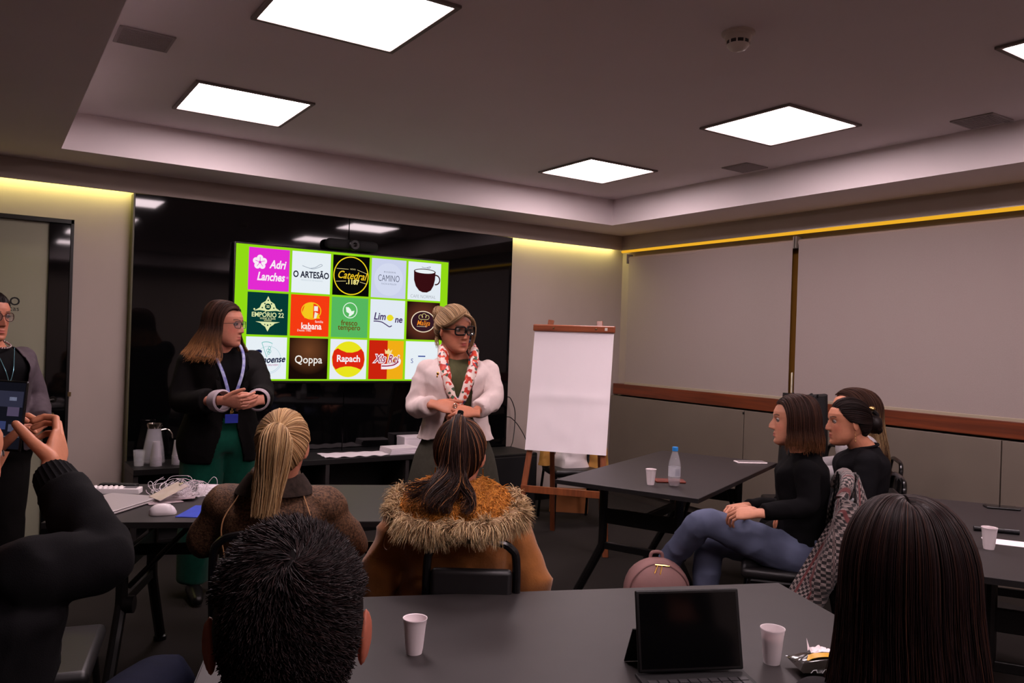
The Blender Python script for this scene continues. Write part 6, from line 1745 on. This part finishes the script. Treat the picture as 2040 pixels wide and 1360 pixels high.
def f_(bm):
    for sd in 'LR': p.leg_vol(bm, sd, .012, 1.0, .012)
    p.torso(bm, .008, 'crotch', 'waist')
p.garment('jeans', f_, M_jean, .009, wr=(.009, 9))
def f_(bm):
    p.torso(bm, .014, 'pel', 'trap', bust=.03)
    for sd in 'LR': p.arm_vol(bm, sd, .012, 0, .97)
    tube(bm, smooth_path([p.J['neck'] - Vector((0, 0, .05)), p.J['neck'] + Vector((0, .004, .0)), p.J['neck'].lerp(p.nt, .62)], 4), [.078] * 3 + [.068] * 3 + [.063] * 3, 20)
p.garment('turtleneck', f_, M_blk2, .009, wr=(.007, 10))
S, sh = falling(-.118, 1500, 18, face_az=1.12, flare=.016, wav=.006, side=(.092, .114), jit=.010, lift=.012, tuck=.07)
add_hair(p, 'hair', S, sh, [(52, 32, 26), (68, 43, 33), (38, 24, 20)], (.0012, .0005), (46, 29, 23), grad=Grad(lambda q: np.clip((-.03 - q[..., 2]) / .10, 0, 1) ** 1.3, [(120, 78, 48), (96, 60, 38)]), closed=False)
shoes(p, mat('boot_black', (16, 15, 15), .5))
c = Vector((bs.x, bs.y, 0)) + p.f * .05; make_chair('black chair draped with a houndstooth coat', c.x, c.y, p.root.rotation_euler.z, .38, .86)
P8 = p; P8c = c

bs = at(1715, 1000, 4.32); hd = at(1688, 842, 4.30)
p = Person('seated woman in black with hair clip and drop earring, behind the bob haired woman', bs, side_f, (206, 142, 112), 1.56, 1.08)
p.spine(.53, -.02); p.head_at(hd, mixd(-.98, .05), -.05, k=1.04)
p.arm('L', at(1715, 1030, 4.1), at(1610, 1035, 4.1)); p.arm('R', at(1660, 1010, 4.5), at(1590, 1020, 4.3)); sit_legs(p)
p.build_body(hands=[dict(W=p.J['wrL'], d=(.3, .9, -.1), n=(0, 0, -1), side=-1, curls=relaxed), dict(W=p.J['wrR'], d=(-.3, .9, -.1), n=(0, 0, -1), side=1, curls=relaxed)], jaw=1.06, lips=(140, 60, 58), brow=(40, 26, 22))
def f_(bm):
    for sd in 'LR': p.leg_vol(bm, sd, .014)
    p.torso(bm, .008, 'crotch', 'waist')
p.garment('trousers', f_, M_blk, .013)
def f_(bm):
    p.torso(bm, .018, 'pel', 'trap', bust=.03)
    for sd in 'LR': p.arm_vol(bm, sd, .016, 0, .97)
p.garment('sweater', f_, fabric('cloth_charcoal', (17, 16, 19)), .010, wr=(.008, 9))
b = B(); c0 = p.J['sho'].lerp(p.J['neck'], .62); tube(b, [c0 + Vector((.083 * math.cos(a), .068 * math.sin(a) + .002, .014 * math.sin(-a) - .002)) for a in [2 * PI * k / 28 for k in range(29)]], .007, 8, cap=False); mesh_obj('neck_band', b, fabric('cloth_charcoal', (26, 25, 28)), p.root)
S, sh = pulled_back((0, -.118, .0), 1300, 12, .006, .004, front=.078)
bun = locks_along([(0, -.11, .01), (.03, -.14, .01), (.01, -.16, -.03), (-.03, -.145, -.04), (-.02, -.13, .0), (.02, -.14, .02)], 240, .018, 18, .003)
bs1 = tube_sheet([(0, -.095, .0), (0, -.12, -.005), (0, -.15, -.015), (0, -.17, -.02)], lambda q: .045 * math.sqrt(max(.02, 1 - (2 * q - 1) ** 2)) + .003)
add_hair(p, 'hair', [S, bun], [sh, bs1], [(32, 22, 20), (22, 15, 14), (42, 29, 26)], (.0012, .0005), (22, 15, 14))
b = B(); ball(b, p.HM @ Vector((0, -.125, .072)), (.022, .018, .012), 14, 8); mesh_obj('hair_clip', b, mat('clip_gold', (214, 170, 100), .25, metal=.9), p.root)
b = B(); tube(b, smooth_path([p.HM @ Vector((0, -.13, .06)), p.HM @ Vector((0, -.15, .04)), p.HM @ Vector((0, -.145, .02))], 4), .012, 10); mesh_obj('clip_jaw', b, M_black, p.root)
b = B()
for k in range(6): ball(b, p.HM @ Vector((-.080, -.010, -.040 - .009 * k)), .0028 if k < 5 else .0045, 8, 6)
mesh_obj('earring', b, mat('earring_gold', (226, 196, 130), .2, metal=1), p.root)
shoes(p, mat('shoe_black', (14, 13, 13), .35))
c = Vector((bs.x, bs.y, 0)) + p.f * .07; make_chair('black chair under the woman with the hair clip', c.x, c.y, p.root.rotation_euler.z, .36, .84)

bs = at(1712, 1000, 4.98); hd = at(1692, 818, 4.95)
p = Person('seated woman with long blond streaked hair, mostly hidden, nearest the blinds', bs, side_f, (204, 144, 116), 1.60, 1.0)
p.spine(.53, .0); p.head_at(hd, mixd(-.96, .1), 0, k=1.04)
p.arm('L', (-.23, .05, .78), (-.14, .30, .74), False); p.arm('R', (.23, .05, .78), (.14, .30, .74), False); sit_legs(p)
p.build_body(hands=[dict(W=p.J['wrL'], d=(.3, .9, -.1), n=(0, 0, -1), side=-1, curls=relaxed), dict(W=p.J['wrR'], d=(-.3, .9, -.1), n=(0, 0, -1), side=1, curls=relaxed)], hv=.004)
def f_(bm):
    for sd in 'LR': p.leg_vol(bm, sd, .014)
    p.torso(bm, .008, 'crotch', 'waist')
p.garment('trousers', f_, M_blk, .013)
def f_(bm):
    p.torso(bm, .018, 'pel', 'trap', bust=.03)
    for sd in 'LR': p.arm_vol(bm, sd, .016, 0, .97)
p.garment('blouse', f_, fabric('blouse_grey', (150, 144, 146), .7, noise=(18, .2)), .010, wr=(.009, 8))
S, sh = falling(-.38, 1500, 20, face_az=1.15, flare=.05, wav=.016, side=(.092, .116), jit=.014, center_y=-.065)
add_hair(p, 'hair', S, sh, [(48, 30, 24), (64, 42, 32)], (.0013, .0005), (44, 28, 22), grad=Grad(lambda q: np.clip((.02 - q[..., 2]) / .12, 0, 1) * np.clip((q[..., 2] + .36) / .2, 0, 1), [(190, 160, 118), (150, 118, 82), (70, 46, 34)]), closed=False)
shoes(p, mat('shoe_black', (14, 13, 13), .35))
c = Vector((bs.x, bs.y, 0)) + p.f * .05; make_chair('black chair nearest the blinds under the long haired woman', c.x, c.y, p.root.rotation_euler.z, .36, .84)

# ------------------------------------------------ long dark haired woman, near right
hd = at(1806, 1150, 1.36); bs = at(1815, 1300, 1.34)
p = Person('woman with long dark hair at the near right, seen from behind', bs, mixd(.20, 1.0), (196, 130, 104), 1.48, .95)
p.spine(.50, .04); p.head_at(hd, mixd(.25, 1.0), -.06, k=.98)
p.arm('L', (-.185, -.03, .70), (-.10, .16, .64), False); p.arm('R', (.185, -.03, .70), (.10, .16, .64), False); sit_legs(p)
p.build_body(hands=[dict(W=p.J['wrL'], d=(.4, .9, 0), n=(0, 0, -1), side=-1, curls=relaxed), dict(W=p.J['wrR'], d=(-.4, .9, 0), n=(0, 0, -1), side=1, curls=relaxed)], hv=.004)
def f_(bm):
    for sd in 'LR': p.leg_vol(bm, sd, .014)
    p.torso(bm, .008, 'crotch', 'waist')
p.garment('trousers', f_, M_blk, .013)
def f_(bm):
    p.torso(bm, .018, 'crotch', 'trap')
    for sd in 'LR': p.arm_vol(bm, sd, .016, 0, .97)
p.garment('jacket', f_, fabric('jacket_dark', (30, 26, 28), .7, noise=(20, .3)), .010, wr=(.010, 9))
S, sh = falling(-.40, 6000, 24, face_az=.95, flare=.05, wav=.022, side=(.094, .116), jit=.016, part_x=-.008, back_drop=.03, lift=.012)
add_hair(p, 'hair', S, sh, [(30, 19, 19), (22, 15, 15), (40, 25, 22), (58, 35, 26)], (.0008, .00035), (20, 14, 14), closed=False, w=[.4, .3, .22, .08])
shoes(p, mat('shoe_black', (14, 13, 13), .35))
c = Vector((bs.x, bs.y, 0)) + p.f * .05; make_chair('black chair under the long dark haired woman', c.x, c.y, p.root.rotation_euler.z, .36, .84)

# ------------------------------------------------ empty chair at the left
c = at(40, 1290, 2.5); make_chair('empty black chair beside the person filming', c.x, c.y, face_rot(mixd(.93, .35)), .40, .80)

# ------------------------------------------------ houndstooth coat over the chair back
def houndstooth(nm='houndstooth', obj=False):
    ma = bpy.data.materials.new(nm); ma.use_nodes = True; nt = ma.node_tree; bs_ = nt.nodes['Principled BSDF']; bs_.inputs['Roughness'].default_value = .9; bs_.inputs['Sheen Weight'].default_value = .2
    uv = nt.nodes.new('ShaderNodeUVMap'); uv.uv_map = 'weave'
    if obj:
        tc = nt.nodes.new('ShaderNodeTexCoord'); uv = nt.nodes.new('ShaderNodeMapping'); uv.inputs['Rotation'].default_value = (PI / 2, 0, .7); nt.links.new(tc.outputs['Object'], uv.inputs[0])
    c1 = nt.nodes.new('ShaderNodeTexChecker'); c1.inputs['Scale'].default_value = 2.0; c1.inputs['Color1'].default_value = (*lin((140, 124, 120)), 1); c1.inputs['Color2'].default_value = (*lin((30, 22, 24)), 1)
    mp = nt.nodes.new('ShaderNodeMapping'); mp.inputs['Scale'].default_value = (36, 36, 1); nt.links.new(uv.outputs[0], mp.inputs[0]); nt.links.new(mp.outputs[0], c1.inputs['Vector'])
    w = nt.nodes.new('ShaderNodeTexWave'); w.inputs['Scale'].default_value = 26; w.bands_direction = 'DIAGONAL'; w.inputs['Distortion'].default_value = .3; nt.links.new(uv.outputs[0], w.inputs['Vector'])
    mx = nt.nodes.new('ShaderNodeMix'); mx.data_type = 'RGBA'; mx.blend_type = 'MULTIPLY'; mx.inputs['Factor'].default_value = .55
    nt.links.new(c1.outputs[0], mx.inputs['A']); nt.links.new(w.outputs['Color'], mx.inputs['B'])
    st = nt.nodes.new('ShaderNodeTexWave'); st.inputs['Scale'].default_value = 4.2; st.bands_direction = 'X'; nt.links.new(uv.outputs[0], st.inputs['Vector'])
    mr = nt.nodes.new('ShaderNodeMapRange'); mr.inputs[1].default_value = .90; mr.inputs[2].default_value = .97; nt.links.new(st.outputs['Fac'], mr.inputs[0])
    m2 = nt.nodes.new('ShaderNodeMix'); m2.data_type = 'RGBA'; m2.inputs['B'].default_value = (*lin((92, 40, 40)), 1); nt.links.new(mr.outputs[0], m2.inputs['Factor']); nt.links.new(mx.outputs['Result'], m2.inputs['A'])
    nt.links.new(m2.outputs['Result'], bs_.inputs['Base Color'])
    return ma
t = thing('houndstooth_coat', 'houndstooth coat hanging over the chair of the bob haired woman', 'coat', (P8c.x, P8c.y, 0), P8.root.rotation_euler.z)
def coat_sheet(name, rows, m_, amp, seed):
    b = B(); uvl = b.loops.layers.uv.new('weave')
    n = len(rows); G = []
    for i, r in enumerate(rows):
        G.append([Vector(q) + Vector((0, 1, 0)) * amp * math.sin(j * .75 + seed + i * .05) * min(1, i / 6) for j, q in enumerate(smooth_path(r, 7))])
    L = np.zeros((n, len(G[0]), 2))
    for i in range(n):
        for j in range(len(G[0])):
            L[i, j, 0] = (L[i, j - 1, 0] + (G[i][j] - G[i][j - 1]).length) if j else 0
            L[i, j, 1] = (L[i - 1, j, 1] + (G[i][j] - G[i - 1][j]).length) if i else 0
    V = [[b.verts.new(q) for q in r] for r in G]
    for i in range(n - 1):
        for j in range(len(G[0]) - 1):
            f = b.faces.new((V[i][j], V[i][j + 1], V[i + 1][j + 1], V[i + 1][j]))
            for lp, (a, c_) in zip(f.loops, ((i, j), (i, j + 1), (i + 1, j + 1), (i + 1, j))): lp[uvl].uv = L[a, c_]
    solid(b, .007)
    mesh_obj(name, b, m_, t)
M_hound = houndstooth()
def weave_uv(o, fn):
    lay = o.data.uv_layers.new(name='weave')
    for l in o.data.loops: lay.data[l.index].uv = fn(o.data.vertices[l.vertex_index].co)
    return o
rows = []
for i in range(22):
    v = i / 21; z = .905 - .66 * v; w = .10 + .22 * min(1, v * 1.8); y = -.275 - .035 * math.sin(PI * min(1, v * 1.4)) - .02 * v
    rows.append([(-w - .02 * v, y + .10 * v, z - .02), (-w * .5, y - .02, z + .015), (0, y, z + .02), (w * .5, y - .02, z + .015), (w, y + .05 * v, z - .02)])
coat_sheet('back_panel', rows, M_hound, .022, .4)
rows = []
for i in range(18):
    v = i / 17; z = .906 - .50 * v; w = .10 + .17 * v
    rows.append([(-w - .05 * v, -.27 + .30 * v, z - .03), (-w - .01, -.235 + .12 * v, z), (-w * .6, -.215 + .03 * v, z + .012)])
coat_sheet('left_front', rows, M_hound, .016, 1.4)
rows = []
for i in range(18):
    v = i / 17; z = .906 - .52 * v; w = .10 + .14 * v
    rows.append([(w * .6, -.215 + .02 * v, z + .012), (w + .01, -.235 + .08 * v, z), (w + .04 * v, -.27 + .16 * v, z - .03)])
coat_sheet('right_front', rows, M_hound, .016, 2.2)
b = B(); tube(b, smooth_path([(-.19, -.21, .83), (-.14, -.235, .89), (-.06, -.245, .915), (.06, -.245, .915), (.14, -.235, .89), (.19, -.21, .83)], 6), .024, 12, flat=(Vector((0, 1, 0)), 1.2)); weave_uv(mesh_obj('collar_roll', b, M_hound, t), lambda c: (c.x, math.atan2(c.z - .88, c.y + .24) * .03))
b = B(); tube(b, smooth_path([(-.18, -.23, .82), (-.245, -.20, .66), (-.26, -.14, .50), (-.25, -.09, .36)], 6), [.05] * 7 + [.056] * 6 + [.05] * 6, 14); sl = remesh(b, .01, 3); wrinkle(sl, .012, 12); weave_uv(mesh_obj('sleeve', sl, M_hound, t, sharp=None), lambda c: (math.atan2(c.y + .17, c.x + .235) * .055, c.z))
